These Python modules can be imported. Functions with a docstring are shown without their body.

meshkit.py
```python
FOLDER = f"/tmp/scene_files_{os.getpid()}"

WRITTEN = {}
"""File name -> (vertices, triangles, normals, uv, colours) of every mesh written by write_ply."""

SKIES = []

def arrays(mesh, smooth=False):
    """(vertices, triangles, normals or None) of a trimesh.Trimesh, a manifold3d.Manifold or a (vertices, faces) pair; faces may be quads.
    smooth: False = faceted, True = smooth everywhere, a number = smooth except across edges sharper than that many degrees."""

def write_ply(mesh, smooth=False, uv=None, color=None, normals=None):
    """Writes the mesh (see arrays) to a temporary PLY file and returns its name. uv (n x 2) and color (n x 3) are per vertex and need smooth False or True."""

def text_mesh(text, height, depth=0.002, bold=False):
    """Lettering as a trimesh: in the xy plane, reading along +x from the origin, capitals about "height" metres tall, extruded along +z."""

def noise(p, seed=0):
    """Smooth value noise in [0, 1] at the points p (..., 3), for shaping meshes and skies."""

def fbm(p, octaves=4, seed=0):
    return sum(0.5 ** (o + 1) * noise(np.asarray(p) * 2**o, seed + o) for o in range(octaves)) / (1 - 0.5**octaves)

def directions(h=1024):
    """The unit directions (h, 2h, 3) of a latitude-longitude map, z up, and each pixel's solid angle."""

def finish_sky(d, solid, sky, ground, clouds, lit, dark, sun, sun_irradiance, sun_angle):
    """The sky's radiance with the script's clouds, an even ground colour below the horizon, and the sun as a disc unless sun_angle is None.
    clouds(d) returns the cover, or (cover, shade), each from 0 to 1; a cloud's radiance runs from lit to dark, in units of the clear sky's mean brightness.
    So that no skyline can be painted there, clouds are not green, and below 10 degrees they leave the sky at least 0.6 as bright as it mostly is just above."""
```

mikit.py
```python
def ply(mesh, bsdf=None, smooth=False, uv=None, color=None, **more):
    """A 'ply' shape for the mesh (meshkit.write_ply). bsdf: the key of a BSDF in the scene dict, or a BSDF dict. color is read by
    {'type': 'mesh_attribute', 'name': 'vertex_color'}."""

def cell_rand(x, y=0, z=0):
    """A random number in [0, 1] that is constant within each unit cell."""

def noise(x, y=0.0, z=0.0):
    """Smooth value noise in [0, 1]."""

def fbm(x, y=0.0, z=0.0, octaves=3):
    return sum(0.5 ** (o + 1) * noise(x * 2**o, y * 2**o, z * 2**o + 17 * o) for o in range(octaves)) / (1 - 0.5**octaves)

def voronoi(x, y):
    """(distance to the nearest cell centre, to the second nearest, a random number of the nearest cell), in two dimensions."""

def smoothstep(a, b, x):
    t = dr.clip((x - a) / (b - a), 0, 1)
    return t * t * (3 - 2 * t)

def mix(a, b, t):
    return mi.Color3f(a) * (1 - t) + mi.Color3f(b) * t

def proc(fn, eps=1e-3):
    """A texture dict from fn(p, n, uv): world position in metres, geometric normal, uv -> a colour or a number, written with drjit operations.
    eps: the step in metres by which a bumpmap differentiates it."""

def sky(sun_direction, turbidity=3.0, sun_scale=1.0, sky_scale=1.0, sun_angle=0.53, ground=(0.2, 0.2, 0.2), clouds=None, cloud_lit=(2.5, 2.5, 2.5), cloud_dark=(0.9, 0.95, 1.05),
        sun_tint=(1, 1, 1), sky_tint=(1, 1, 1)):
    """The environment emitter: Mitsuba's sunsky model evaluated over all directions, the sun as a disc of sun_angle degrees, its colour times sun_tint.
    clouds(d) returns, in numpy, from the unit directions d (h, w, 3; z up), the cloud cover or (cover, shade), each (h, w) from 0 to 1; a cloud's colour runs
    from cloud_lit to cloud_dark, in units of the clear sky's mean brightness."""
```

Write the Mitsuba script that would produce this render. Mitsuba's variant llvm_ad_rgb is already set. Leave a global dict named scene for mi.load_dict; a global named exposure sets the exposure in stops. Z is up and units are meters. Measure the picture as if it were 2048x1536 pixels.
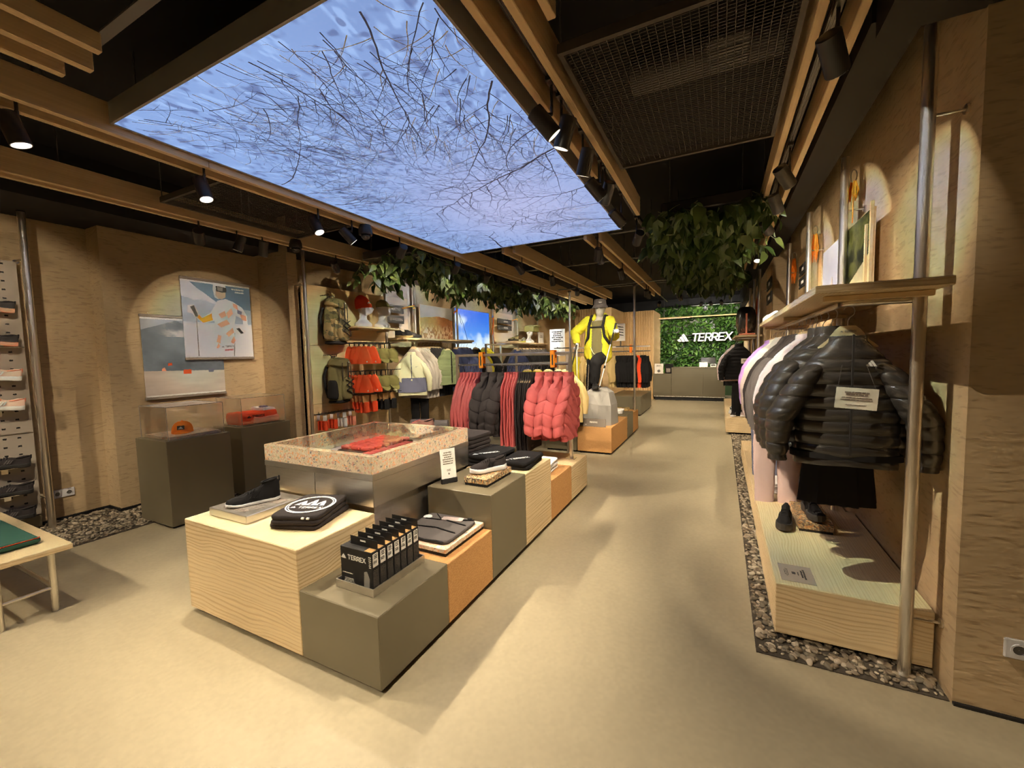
import math, random, numpy as np, trimesh, drjit as dr, mitsuba as mi, mikit, meshkit
import manifold3d as m3
from shapely.geometry import Polygon, Point
from shapely import affinity
T = mi.ScalarTransform4f
rng = np.random.default_rng(7)
scene, labels, taken = {}, {}, set()

# ------------------------------------------------------------------ camera, lights' exposure
def camera():
    yaw, pitch, roll, f = -0.464634295, 0.0690882897, 0.0232303023, 831.744
    cy, sy, cp, sp, cr, sr = math.cos(yaw), math.sin(yaw), math.cos(pitch), math.sin(pitch), math.cos(roll), math.sin(roll)
    F = np.array([sy*cp, cy*cp, -sp]); r = np.array([cy, -sy, 0.0]); d = np.cross(F, r)
    up = sr*r - cr*d
    o = np.array([0, 0, 1.5])
    return {'type': 'perspective', 'fov': math.degrees(2*math.atan(1024/f)), 'fov_axis': 'x', 'near_clip': 0.05, 'far_clip': 60.0,
            'to_world': T().look_at(origin=o.tolist(), target=(o+F).tolist(), up=up.tolist())}
scene['camera'] = camera()
exposure = 0.0
WARM = np.array([1.0, 0.825, 0.585])*1.35
WARMW = np.array([1.0, 0.82, 0.60])

# ------------------------------------------------------------------ materials
noise, fbm, mix, smoothstep, voronoi, cell_rand = mikit.noise, mikit.fbm, mikit.mix, mikit.smoothstep, mikit.voronoi, mikit.cell_rand
def rgb(c): return {'type': 'rgb', 'value': [float(x) for x in c]}
def pbr(name, col, rough=0.6, metal=0.0, spec=0.5, sheen=0.0, bump=None, two=True, coat=0.0):
    d = {'type': 'principled', 'base_color': col if isinstance(col, dict) else rgb(col), 'roughness': rough, 'metallic': metal, 'specular': spec}
    if sheen: d['sheen'] = sheen
    if coat: d['clearcoat'] = coat; d['clearcoat_gloss'] = 0.9
    if bump: d = {'type': 'bumpmap', 'bsdf': d, 'arbitrary': bump[0], 'scale': bump[1]}
    scene[name] = {'type': 'twosided', 'bsdf': d} if two else d
    return name
def flat(name, col, rough=0.8, spec=0.3): return pbr(name, col, rough, 0.0, spec)
proc = mikit.proc

def f_floor(p, n, uv):
    a = fbm(p.x*0.7+3, p.y*0.7, 1.3); b = noise(p.x*60, p.y*60, 2.0)
    c = mix((0.325, 0.285, 0.195), (0.365, 0.32, 0.22), a)
    return c * (0.96 + 0.08*b)
def f_plaster(p, n, uv):
    h = (p.x + p.y*1.02)
    w = fbm(h*3, p.z*3, 5.0)
    s = fbm(h*16 + w*5, p.z*85 + w*9, 1.0)
    k = smoothstep(0.56, 0.80, s)
    big = fbm(h*0.9, p.z*1.6, 9.0)
    mid_ = noise(h*30, p.z*110, 3.0)
    c = mix((0.37, 0.275, 0.165), (0.45, 0.345, 0.215), 0.6*big + 0.4*mid_)
    return mix(c, (0.25, 0.175, 0.095), k*0.5)
def wood(light, dark, freq, amp):
    def fn(p, n, uv):
        top = dr.abs(n.z) > 0.7
        along = dr.select(top, p.y, p.x + p.y)
        across = dr.select(top, p.x, p.z)
        across = dr.select(top, across*1.5, across)
        w = fbm(along*1.6, across*5.0, 4.0)*amp*dr.select(top, 0.6, 1.0) + 0.25*amp*noise(along*7, across*9.0, 2.0)
        r = (across + w)*freq + 1.3*noise(across*19.0 + w*40, along*0.5, 8.0)
        band = 0.5 + 0.5*dr.sin(r*6.2832)
        fade = noise(across*11.0 + w*30, along*0.8, 3.0)
        k = band*band*band*(0.25 + 0.75*fade)*dr.select(top, 0.6, 1.0)
        g = noise(along*9, across*260, 7.0)
        return mix(light, dark, k) * (0.93 + 0.12*g)
    return fn
def f_beam(p, n, uv):
    g = noise(p.y*2.2, p.z*170 + p.x*170, 3.0); b = fbm(p.y*0.9, p.z*30 + p.x*30, 6.0)
    return mix((0.60, 0.42, 0.22), (0.78, 0.585, 0.35), 0.55*b + 0.45*g)
def f_oak(p, n, uv):
    g = noise((p.x+p.y)*3, p.z*120, 1.0); b = fbm((p.x+p.y)*1.2, p.z*9, 6.0)
    return mix((0.56, 0.39, 0.20), (0.70, 0.52, 0.30), 0.6*b + 0.4*g)
def f_slat(p, n, uv):
    g = noise((p.x+p.y)*90, p.z*2.0, 1.0)
    return mix((0.42, 0.27, 0.12), (0.55, 0.37, 0.18), g)
def f_cork(p, n, uv):
    g = noise(p.x*140, p.y*140, p.z*140)
    return mix((0.40, 0.205, 0.075), (0.50, 0.28, 0.115), g)
def f_bronze(p, n, uv):
    g = fbm(p.x*2+p.y*2, p.z*2, 3.0)
    return mix((0.115, 0.100, 0.064), (0.14, 0.122, 0.080), g)
def f_terrazzo(p, n, uv):
    u = dr.select(dr.abs(n.z) > 0.7, p.x, p.x + p.y); v = dr.select(dr.abs(n.z) > 0.7, p.y, p.z)
    wu = u + 0.012*noise(u*90, v*90, 3.0); wv = v + 0.012*noise(u*90, v*90, 8.0)
    a, b, c = voronoi(wu*130, wv*130); a2, b2, c2 = voronoi(wu*62 + 9, wv*74)
    base = mix((0.60, 0.47, 0.33), (0.76, 0.65, 0.51), c)
    col = dr.select(c2 > 0.82, mi.Color3f(0.80, 0.33, 0.11), dr.select(c2 > 0.70, mi.Color3f(0.62, 0.30, 0.24), dr.select(c2 < 0.07, mi.Color3f(0.12, 0.11, 0.16), dr.select(c2 < 0.2, mi.Color3f(0.42, 0.38, 0.24), base))))
    return mix(base, col, smoothstep(0.55, 0.25, a2)*0.8)
def f_terrazzo_dark(p, n, uv):
    u = dr.select(dr.abs(n.z) > 0.7, p.x, p.x + p.y); v = dr.select(dr.abs(n.z) > 0.7, p.y, p.z)
    a, b, c = voronoi(u*110, v*110)
    return dr.select(c > 0.8, mi.Color3f(0.50, 0.24, 0.08), dr.select(c > 0.55, mi.Color3f(0.45, 0.36, 0.22), dr.select(c > 0.3, mi.Color3f(0.26, 0.18, 0.10), mi.Color3f(0.10, 0.07, 0.05))))
def f_camo(p, n, uv):
    a = fbm(p.x*9+p.z*3, p.y*12, p.z*14); b = fbm(p.x*15+4, p.y*15+p.z*6, p.z*17+2)
    c = mix((0.17, 0.135, 0.065), (0.26, 0.19, 0.095), noise(p.x*25, p.y*25, p.z*25))
    c = dr.select(a > 0.54, mi.Color3f(0.085, 0.085, 0.038), c)
    return dr.select(b > 0.60, mi.Color3f(0.045, 0.042, 0.026), c)
def f_steel(p, n, uv):
    g = noise(p.x*3, p.y*3, p.z*400)
    return mix((0.66, 0.63, 0.58), (0.76, 0.73, 0.68), g)
def f_sky_print(p, n, uv):                                   # the backlit ceiling print: a hazy winter sky behind branches
    x, y = p.x + 2.9, p.y - 1.13
    h = fbm(x*1.1 + 3, y*1.1, 2.0, 4)
    cx, cy = x - 1.25, y - 2.3
    r = dr.sqrt(cx*cx*1.4 + cy*cy*0.8)
    glow = dr.exp(-r*r*1.1)
    ang = dr.atan2(cy, cx)
    st = noise(ang*60 + 2*h, r*9.0, 4.0)*noise(ang*131 + 3, r*23.0, 9.0)
    fine = noise(x*70 + 5*h, y*64, 3.0)
    c = mix((0.19, 0.30, 0.60), (0.28, 0.44, 0.82), h)
    c = mix(c, (0.47, 0.51, 0.80), glow*0.95)
    edge = smoothstep(0.55, 1.5, r)
    c = mix(c, (0.40, 0.60, 1.0), edge*smoothstep(0.26, 0.60, st)*0.6)
    st2 = noise(ang*83 + 9, r*14.0, 1.0)*noise(ang*40 + 5*h, r*31.0, 6.0)
    c = mix(c, (0.10, 0.14, 0.33), smoothstep(0.35, 1.2, r)*smoothstep(0.30, 0.62, st2)*0.7)
    return c
def f_screen(p, n, uv):                                      # the lit screen: blue sky over white cloud
    t = (p.z - 0.9)/1.62
    cl = fbm(p.y*2.2, p.z*3.0, 4.0, 4)
    c = mix((0.12, 0.45, 1.0), (0.02, 0.16, 0.80), smoothstep(0.35, 1.0, t))
    return mix(c, (0.75, 0.92, 1.0), smoothstep(0.0, 0.18, cl*0.55 + 0.30 - t*0.62 + 0.12*(8.0 - p.y)*0.5 - 0.05))
def f_ski(p, n, uv):                                         # snow and slopes of the skier poster
    y, z = p.y - 2.57, p.z - 1.55
    m1 = 0.80 - 0.75*(y - 0.1) + 0.06*(fbm(y*6, z*6, 2.0) - .5)
    snow = mix((0.62, 0.66, 0.70), (0.80, 0.81, 0.82), fbm(y*7, z*11, 1.0))
    sky = mix((0.07, 0.13, 0.22), (0.17, 0.27, 0.38), fbm(y*2, z*2, 3.0))
    ridge = 0.92 - 0.62*y + 0.10*(fbm(y*5, 1.0, 2.0) - .5)
    c = dr.select(z > ridge, sky, snow)
    blue = mix((0.24, 0.33, 0.42), (0.40, 0.48, 0.55), fbm(y*5, z*9, 7.0))
    band = (z > 0.42) & (z < 0.62 - 0.12*y + 0.1*fbm(y*4, 2.0, 2.0)) 
    c = dr.select(band, blue, c)
    return dr.select(z < 0.40, mi.Color3f(0.78, 0.77, 0.74), c)
def f_alp(p, n, uv):                                         # grey mountain of the second poster
    y, z = p.y - 2.19, p.z - 1.13
    f = fbm(y*7 + z*2, z*9, 3.0, 4)
    rock = mix((0.055, 0.075, 0.10), (0.16, 0.20, 0.25), f)
    pk = smoothstep(0.14, 0.0, dr.abs(y - 0.32) - 0.3*(0.86 - z))
    rock = mix(rock, (0.55, 0.50, 0.44), dr.select(z > 0.66, pk*smoothstep(0.35, 0.6, f), 0.0))
    rock = dr.select(z > 0.84 - 0.35*dr.abs(y - 0.32), mi.Color3f(0.28, 0.31, 0.36), rock)
    return dr.select(z < 0.29 - 0.02*y, mix((0.46, 0.40, 0.36), (0.58, 0.52, 0.47), fbm(y*4, z*22, 2.0)), rock)
def f_autumn(p, n, uv):                                      # autumn mountain photograph
    y, z = p.y - 6.17, p.z - 1.86
    m = 0.36 + 0.09*fbm(y*3.0, 3.0, 2.0) - 0.05*dr.abs(y - .6)
    f = fbm(y*14, z*18, 3.0, 4)
    c = mix((0.26, 0.095, 0.05), (0.50, 0.21, 0.07), f)
    c = mix(c, (0.72, 0.48, 0.30), smoothstep(0.30, 0.12, z + .1*(f - .5))*smoothstep(0.35, 0.6, noise(y*30, z*26, 1.0)))
    return dr.select(z > m, mix((0.50, 0.50, 0.48), (0.68, 0.68, 0.66), fbm(y*3, z*5, 1.0)), c)
def f_trail(p, n, uv):                                       # right wall photograph: dark slope and rocks
    y, z = 4.55 - p.y, p.z - 1.77
    f = fbm(y*9, z*12, 3.0, 4)
    sky = mix((0.30, 0.32, 0.52), (0.45, 0.47, 0.62), fbm(y*3, z*4, 2.0))
    dark = mix((0.004, 0.006, 0.004), (0.03, 0.036, 0.010), smoothstep(.4, .7, f))
    rocks = mix((0.30, 0.24, 0.15), (0.52, 0.42, 0.28), f)
    c = dr.select(z < 0.13 + 0.30*(y - 0.72), rocks, dark)
    return dr.select(y < 0.66, sky, c)

def setup_materials():
    pbr('m_floor', proc(f_floor), 0.42, 0, 0.35)
    pbr('m_plaster', proc(f_plaster), 0.95, 0, 0.1, bump=(proc(lambda p, n, uv: fbm((p.x+p.y)*18, p.z*80, 1.0), 2e-3), 0.002))
    pbr('m_ash', proc(wood((0.68, 0.535, 0.325), (0.47, 0.315, 0.145), 44.0, 0.085)), 0.5, 0, 0.35)
    pbr('m_beam', proc(f_beam), 0.6, 0, 0.25)
    pbr('m_oak', proc(f_oak), 0.6, 0, 0.25)
    pbr('m_slat', proc(f_slat), 0.6, 0, 0.25)
    pbr('m_cork', proc(f_cork), 0.8, 0, 0.2)
    pbr('m_bronze', proc(f_bronze), 0.36, 0.15, 0.5)
    pbr('m_terrazzo', proc(f_terrazzo), 0.3, 0, 0.5)
    pbr('m_terrazzo_dark', proc(f_terrazzo_dark), 0.25, 0, 0.5)
    pbr('m_camo', proc(f_camo), 0.85, 0, 0.2)
    pbr('m_steel', proc(f_steel), 0.36, 1.0)
    pbr('m_ski', proc(f_ski), 0.5, 0, 0.3); pbr('m_alp', proc(f_alp), 0.5, 0, 0.3)
    pbr('m_autumn', proc(f_autumn), 0.5, 0, 0.3); pbr('m_trail', proc(f_trail), 0.25, 0, 0.5)
    pbr('m_pole', (0.78, 0.74, 0.67), 0.30, 1.0)
    pbr('m_chrome', (0.72, 0.70, 0.66), 0.12, 1.0)
    pbr('m_black', (0.008, 0.008, 0.009), 0.6, 0, 0.3)
    pbr('m_ceiling', (0.011, 0.011, 0.012), 0.8, 0, 0.15)
    pbr('m_lamp', (0.012, 0.012, 0.013), 0.4, 0, 0.4)
    pbr('m_wire', (0.035, 0.030, 0.024), 0.6, 0, 0.3)
    pbr('m_bar', (0.10, 0.095, 0.09), 0.5, 0.4)
    pbr('m_frame', (0.25, 0.245, 0.23), 0.5, 0.2)
    pbr('m_white', (0.78, 0.77, 0.74), 0.6, 0, 0.3)
    pbr('m_paper', (0.76, 0.72, 0.65), 0.8, 0, 0.2)
    pbr('m_ink', (0.02, 0.02, 0.02), 0.8, 0, 0.2)
    pbr('m_socket', (0.60, 0.60, 0.62), 0.4, 0, 0.5)
    pbr('m_rock', (0.27, 0.262, 0.245), 0.85, 0, 0.2)
    pbr('m_bust', (0.64, 0.62, 0.58), 0.55, 0, 0.35)
    pbr('m_hanger', (0.62, 0.48, 0.28), 0.75, 0, 0.2)
    pbr('m_cardboard', (0.42, 0.25, 0.105), 0.85, 0, 0.1)
    pbr('m_board', (0.20, 0.17, 0.145), 0.65, 0, 0.2)
    pbr('m_gridboard', (0.30, 0.265, 0.225), 0.7, 0, 0.2)
    for k, c in dict(pink=(0.47, 0.105, 0.105), pinkdeep=(0.56, 0.11, 0.115), charcoal=(0.022, 0.019, 0.020), black=(0.008, 0.008, 0.009), grey=(0.36, 0.33, 0.29),
                     greydark=(0.07, 0.064, 0.064), cream=(0.66, 0.65, 0.44), navy=(0.022, 0.028, 0.065), slate=(0.12, 0.13, 0.20), olive=(0.155, 0.145, 0.052), sage=(0.165, 0.205, 0.105),
                     red=(0.80, 0.085, 0.03), orange=(0.85, 0.22, 0.02), yellow=(0.52, 0.44, 0.03), tan=(0.46, 0.34, 0.15), lilac=(0.42, 0.25, 0.60), blush=(0.60, 0.47, 0.46), mauve=(0.42, 0.35, 0.335),
                     ecru=(0.58, 0.52, 0.45), white=(0.74, 0.73, 0.72), coral=(0.85, 0.33, 0.22), peach=(0.76, 0.52, 0.42), green=(0.025, 0.075, 0.06), rust=(0.24, 0.12, 0.095), mustard=(0.30, 0.20, 0.02), khaki=(0.24, 0.21, 0.10), moss=(0.10, 0.09, 0.042)).items():
        pbr('c_'+k, c, 0.9, 0, 0.15, sheen=0.15 if k not in ('black', 'charcoal', 'greydark', 'navy', 'green') else 0.0)
    pbr('c_puffer', (0.013, 0.0125, 0.0125), 0.27, 0, 0.6, coat=0.3)
    pbr('m_rubber', (0.02, 0.02, 0.02), 0.6, 0, 0.3)
    pbr('m_gloss_black', (0.012, 0.012, 0.012), 0.15, 0, 0.5)
    for i, c in enumerate([(0.035, 0.062, 0.016), (0.055, 0.085, 0.022), (0.075, 0.115, 0.03), (0.02, 0.04, 0.012)]):
        pbr(f'm_leaf_{i}', c, 0.42, 0, 0.45)
    for i, c in enumerate([(0.028, 0.075, 0.012), (0.055, 0.125, 0.022), (0.012, 0.036, 0.008), (0.10, 0.19, 0.04)]):
        pbr(f'm_wall_leaf_{i}', c, 0.5, 0, 0.4)
    pbr('m_vine', (0.14, 0.15, 0.05), 0.7)
    for i, c in enumerate([(0.20, 0.165, 0.12), (0.34, 0.29, 0.215), (0.10, 0.085, 0.06), (0.46, 0.40, 0.31), (0.155, 0.12, 0.08)]):
        pbr(f'm_pebble_{i}', c, 0.5, 0, 0.4)
    pbr('m_gravel', (0.035, 0.028, 0.02), 0.9)
    pbr('m_branch', (0.10, 0.13, 0.30), 0.9, 0, 0.1)
    pbr('m_skin_print', (0.62, 0.36, 0.26), 0.6)
    scene['m_glass'] = {'type': 'thindielectric', 'int_ior': 1.5}
setup_materials()
# ------------------------------------------------------------------ helpers
def key(name, parent=None):
    base = f'{parent}__{name}' if parent else name
    k, i = base, 0
    while k in taken:
        i += 1; k = f'{base}_{i:03d}'
    taken.add(k); return k
def ref(m): return {'type': 'ref', 'id': m}
def mat4(M): return T(np.asarray(M, float).tolist())
def frame(o, ex, ey, ez):
    M = np.eye(4); M[:3, 0], M[:3, 1], M[:3, 2], M[:3, 3] = ex, ey, ez, o; return M
def trs(x=0, y=0, z=0, rz=0, rx=0, ry=0, s=1):
    M = trimesh.transformations.euler_matrix(rx, ry, rz, 'sxyz'); M[:3, :3] = M[:3, :3] * s; M[:3, 3] = (x, y, z); return M
def label(k, text=None, cat=None, group=None, kind=None):
    d = {}
    if text: d['label'] = text
    if cat: d['category'] = cat
    if group: d['group'] = group
    if kind: d['kind'] = kind
    labels[k] = d; return k
def thing(name, text, cat, group=None): return label(key(name), text, cat, group)
def P(mesh, smooth=False): return mikit.ply(mesh, None, smooth)
def put(name, mesh, mat, parent=None, smooth=False, M=None, text=None, cat=None, group=None, kind=None, extra=None):
    k = key(name, parent)
    d = dict(mesh) if isinstance(mesh, dict) else P(mesh, smooth)
    d['bsdf'] = ref(mat)
    if M is not None: d['to_world'] = mat4(M)
    if extra: d.update(extra)
    scene[k] = d
    if text or cat or group or kind: label(k, text, cat, group, kind)
    return k
def struct(name, mesh, mat, parent=None, smooth=False, text=None, M=None):
    return put(name, mesh, mat, parent, smooth, M, text=text, kind=None if parent else 'structure')
def stamp(proto, name, text, cat, M, group=None, mats=None):
    t = thing(name, text, cat, group)
    for pn, ply, m, *sub in proto:
        par = t + '__' + sub[0] if sub else t
        d = dict(ply); d['bsdf'] = ref((mats or {}).get(pn, (mats or {}).get(m, m)))
        d['to_world'] = mat4(M @ sub[1] if len(sub) > 1 else M); scene[key(pn, par)] = d
    return t
def J(ms): return trimesh.util.concatenate([m for m in ms if m is not None])
def mv(m, M): m = m.copy(); m.apply_transform(M); return m
def box(x0, x1, y0, y1, z0, z1, b=0.0):
    x0, x1 = min(x0, x1), max(x0, x1)
    if b <= 0:
        m = trimesh.creation.box((x1-x0, y1-y0, z1-z0)); m.apply_translation(((x0+x1)/2, (y0+y1)/2, (z0+z1)/2)); return m
    b = min(b, (x1-x0)/2.01, (y1-y0)/2.01, (z1-z0)/2.01)
    pts = []
    for X, sx in ((x0, 1), (x1, -1)):
        for Y, sy in ((y0, 1), (y1, -1)):
            for Z, sz in ((z0, 1), (z1, -1)):
                pts += [(X, Y+sy*b, Z+sz*b), (X+sx*b, Y, Z+sz*b), (X+sx*b, Y+sy*b, Z)]
    return trimesh.convex.convex_hull(np.array(pts))
def hullpts(pts): return trimesh.convex.convex_hull(np.asarray(pts, float))
def cyl(p0, p1, r, n=16, r1=None, cap=True):
    return tube([p0, p1], [r, r if r1 is None else r1], n, cap)
def tube(path, r, n=8, cap=True):
    p = np.asarray(path, float); r = np.broadcast_to(np.asarray(r, float), (len(p),))
    t = np.gradient(p, axis=0); t /= np.linalg.norm(t, axis=1, keepdims=True)+1e-12
    a = np.zeros_like(p); ref_ = np.array([0, 0, 1.0]) if abs(t[0][2]) < 0.9 else np.array([1.0, 0, 0])
    u = np.cross(t[0], ref_); u /= np.linalg.norm(u)
    rings = []
    ang = np.arange(n)*2*math.pi/n
    for i in range(len(p)):
        u = u - t[i]*np.dot(u, t[i]); u /= np.linalg.norm(u)+1e-12
        v = np.cross(t[i], u)
        rings.append(p[i] + r[i]*(np.cos(ang)[:, None]*u + np.sin(ang)[:, None]*v))
    return loft(rings, cap)
def loft(rings, cap=True, closed=True):
    R = np.asarray(rings, float); m, n = R.shape[:2]
    i, j = np.meshgrid(np.arange(m-1), np.arange(n if closed else n-1), indexing='ij')
    a = i*n+j; b = i*n+(j+1) % n; c = (i+1)*n+(j+1) % n; d = (i+1)*n+j
    f = [np.stack([a, b, c], -1).reshape(-1, 3), np.stack([a, c, d], -1).reshape(-1, 3)]
    V = R.reshape(-1, 3)
    if cap:
        V = np.vstack([V, R[0].mean(0), R[-1].mean(0)]); k = np.arange(n); k1 = (k+1) % n
        f += [np.stack([k1, k, np.full(n, m*n)], -1), np.stack([(m-1)*n+k, (m-1)*n+k1, np.full(n, m*n+1)], -1)]
    mesh = trimesh.Trimesh(V, np.vstack(f), process=False)
    if closed and cap and mesh.volume < 0: mesh.invert()
    return mesh
def lathe(prof, n=24): return loft([[(r*math.cos(a), r*math.sin(a), z) for a in np.arange(n)*2*math.pi/n] for r, z in prof])
def prism(poly, z0, z1):
    poly = poly if hasattr(poly, 'area') else Polygon(poly)
    gs = getattr(poly, 'geoms', [poly])
    m = J([trimesh.creation.extrude_polygon(g, z1-z0, engine='earcut') for g in gs if g.area > 1e-9]); m.apply_translation((0, 0, z0)); return m
def sell(w, d, n=24, e=0.75, a0=0.0):                       # superellipse ring in xy
    a = np.arange(n)*2*math.pi/n + a0; c, s = np.cos(a), np.sin(a)
    return np.stack([w*np.sign(c)*np.abs(c)**e, d*np.sign(s)*np.abs(s)**e, 0*a], -1)
def grid(x0, x1, y0, y1, nx, ny, fz):
    x, y = np.meshgrid(np.linspace(x0, x1, nx), np.linspace(y0, y1, ny), indexing='ij')
    V = np.stack([x, y, fz(x, y)], -1).reshape(-1, 3); i, j = np.meshgrid(np.arange(nx-1), np.arange(ny-1), indexing='ij'); a = i*ny+j
    return trimesh.Trimesh(V, np.vstack([np.stack([a, a+ny, a+ny+1], -1).reshape(-1, 3), np.stack([a, a+ny+1, a+1], -1).reshape(-1, 3)]), process=False)
def nz(p, s, seed=0): return meshkit.noise(np.asarray(p)*s, seed)-0.5
def text(s, h, bold=True, depth=0.0015):
    m = meshkit.text_mesh(s, h, depth, bold); m.apply_translation((-(m.bounds[0][0]+m.bounds[1][0])/2, -(m.bounds[0][1]+m.bounds[1][1])/2, 0)); return m
def logo(h, depth=0.0015):                                   # three slanted bars growing to the right, like a mountain
    ms = [prism([(x, 0), (x+.33, 0), (x+.33-.56*t, t), (x+.05-.56*t, t-.17)], 0, depth/h) for x, t in ((0, .40), (.42, .70), (.84, 1.0))]
    m = J(ms); m.apply_scale(h); m.apply_translation((-(m.bounds[0][0]+m.bounds[1][0])/2, -h/2, 0)); return m
def mountain(h, depth=0.0015):                               # a small peak cut by two slanted gaps
    tri = Polygon([(-.8, 0), (0, 1), (.8, 0)])
    for x in (-.28, .22): tri = tri.difference(Polygon([(x-.06, -.1), (x+.06, -.1), (x+.06-.45, 1.1), (x-.06-.45, 1.1)]))
    m = prism(tri, 0, depth/h); m.apply_scale(h); m.apply_translation((0, -h/2, 0)); return m
def brand(h, gap=0.5, depth=0.0015):                         # the peak and the word side by side, centred
    w = text('TERREX', h, True, depth); l = mountain(h, depth); l.apply_translation((w.bounds[0][0]-h*(0.8+gap), 0, 0)); m = J([l, w])
    m.apply_translation((-(m.bounds[0][0]+m.bounds[1][0])/2, 0, 0)); return m
def lines(w, h, n, seed=0, fill=0.55, depth=0.0008, ragged=0.35):         # rows of print too small to read: word-long strokes
    r = np.random.default_rng(seed); ms = []; dy = h/n
    for i in range(n):
        ww = w*(1-ragged*r.random()); x = -ww/2
        while x < ww/2-w*0.03:
            l = min(w*(0.06+0.16*r.random()), ww/2-x); ms.append(box(x, x+l, h/2-dy*(i+.5)-dy*fill/2, h/2-dy*(i+.5)+dy*fill/2, 0, depth)); x += l+w*0.025
    return J(ms)
def front(x, y, z): return frame((x, y, z), (1, 0, 0), (0, 0, 1), (0, -1, 0))        # reads for one who looks along +y
def to_left(x, y, z): return frame((x, y, z), (0, -1, 0), (0, 0, 1), (-1, 0, 0))     # on the right wall, faces -x
def to_right(x, y, z): return frame((x, y, z), (0, 1, 0), (0, 0, 1), (1, 0, 0))      # on the left wall, faces +x
ORD = ['first', 'second', 'third', 'fourth', 'fifth', 'sixth', 'seventh', 'eighth', 'ninth', 'tenth', 'eleventh', 'twelfth', 'thirteenth', 'fourteenth', 'fifteenth', 'sixteenth']
# ------------------------------------------------------------------ the room
CEIL = 3.3
struct('floor', box(-6.6, 3.2, -2.2, 16.2, -0.1, 0.0), 'm_floor', text='smooth olive beige resin floor of the shop')
struct('ceiling', box(-6.6, 3.2, -2.2, 16.2, CEIL, CEIL+0.1), 'm_ceiling', text='black painted ceiling above the beams')
wl = struct('wall_left', box(-6.2, -5.72, -2.2, 1.92, 0, CEIL), 'm_plaster', text='beige fibre plaster wall behind the shoe panel')
struct('wall_left_posters', box(-6.2, -5.46, 1.92, 3.50, 0, CEIL), 'm_plaster', text='plaster wall that carries the two hanging posters')
struct('wall_left_nib', box(-6.2, -4.88, 3.50, 3.64, 0, CEIL), 'm_plaster', text='short plaster wall end left of the backpack panel')
struct('wall_left_return', box(-6.2, -5.14, 3.64, 12.6, 0, CEIL), 'm_plaster', text='long plaster wall behind the left clothes rails')
struct('wall_right', box(0.885, 3.2, 2.285, 16.2, 0, CEIL), 'm_plaster', text='beige fibre plaster wall of the right display')
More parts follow.
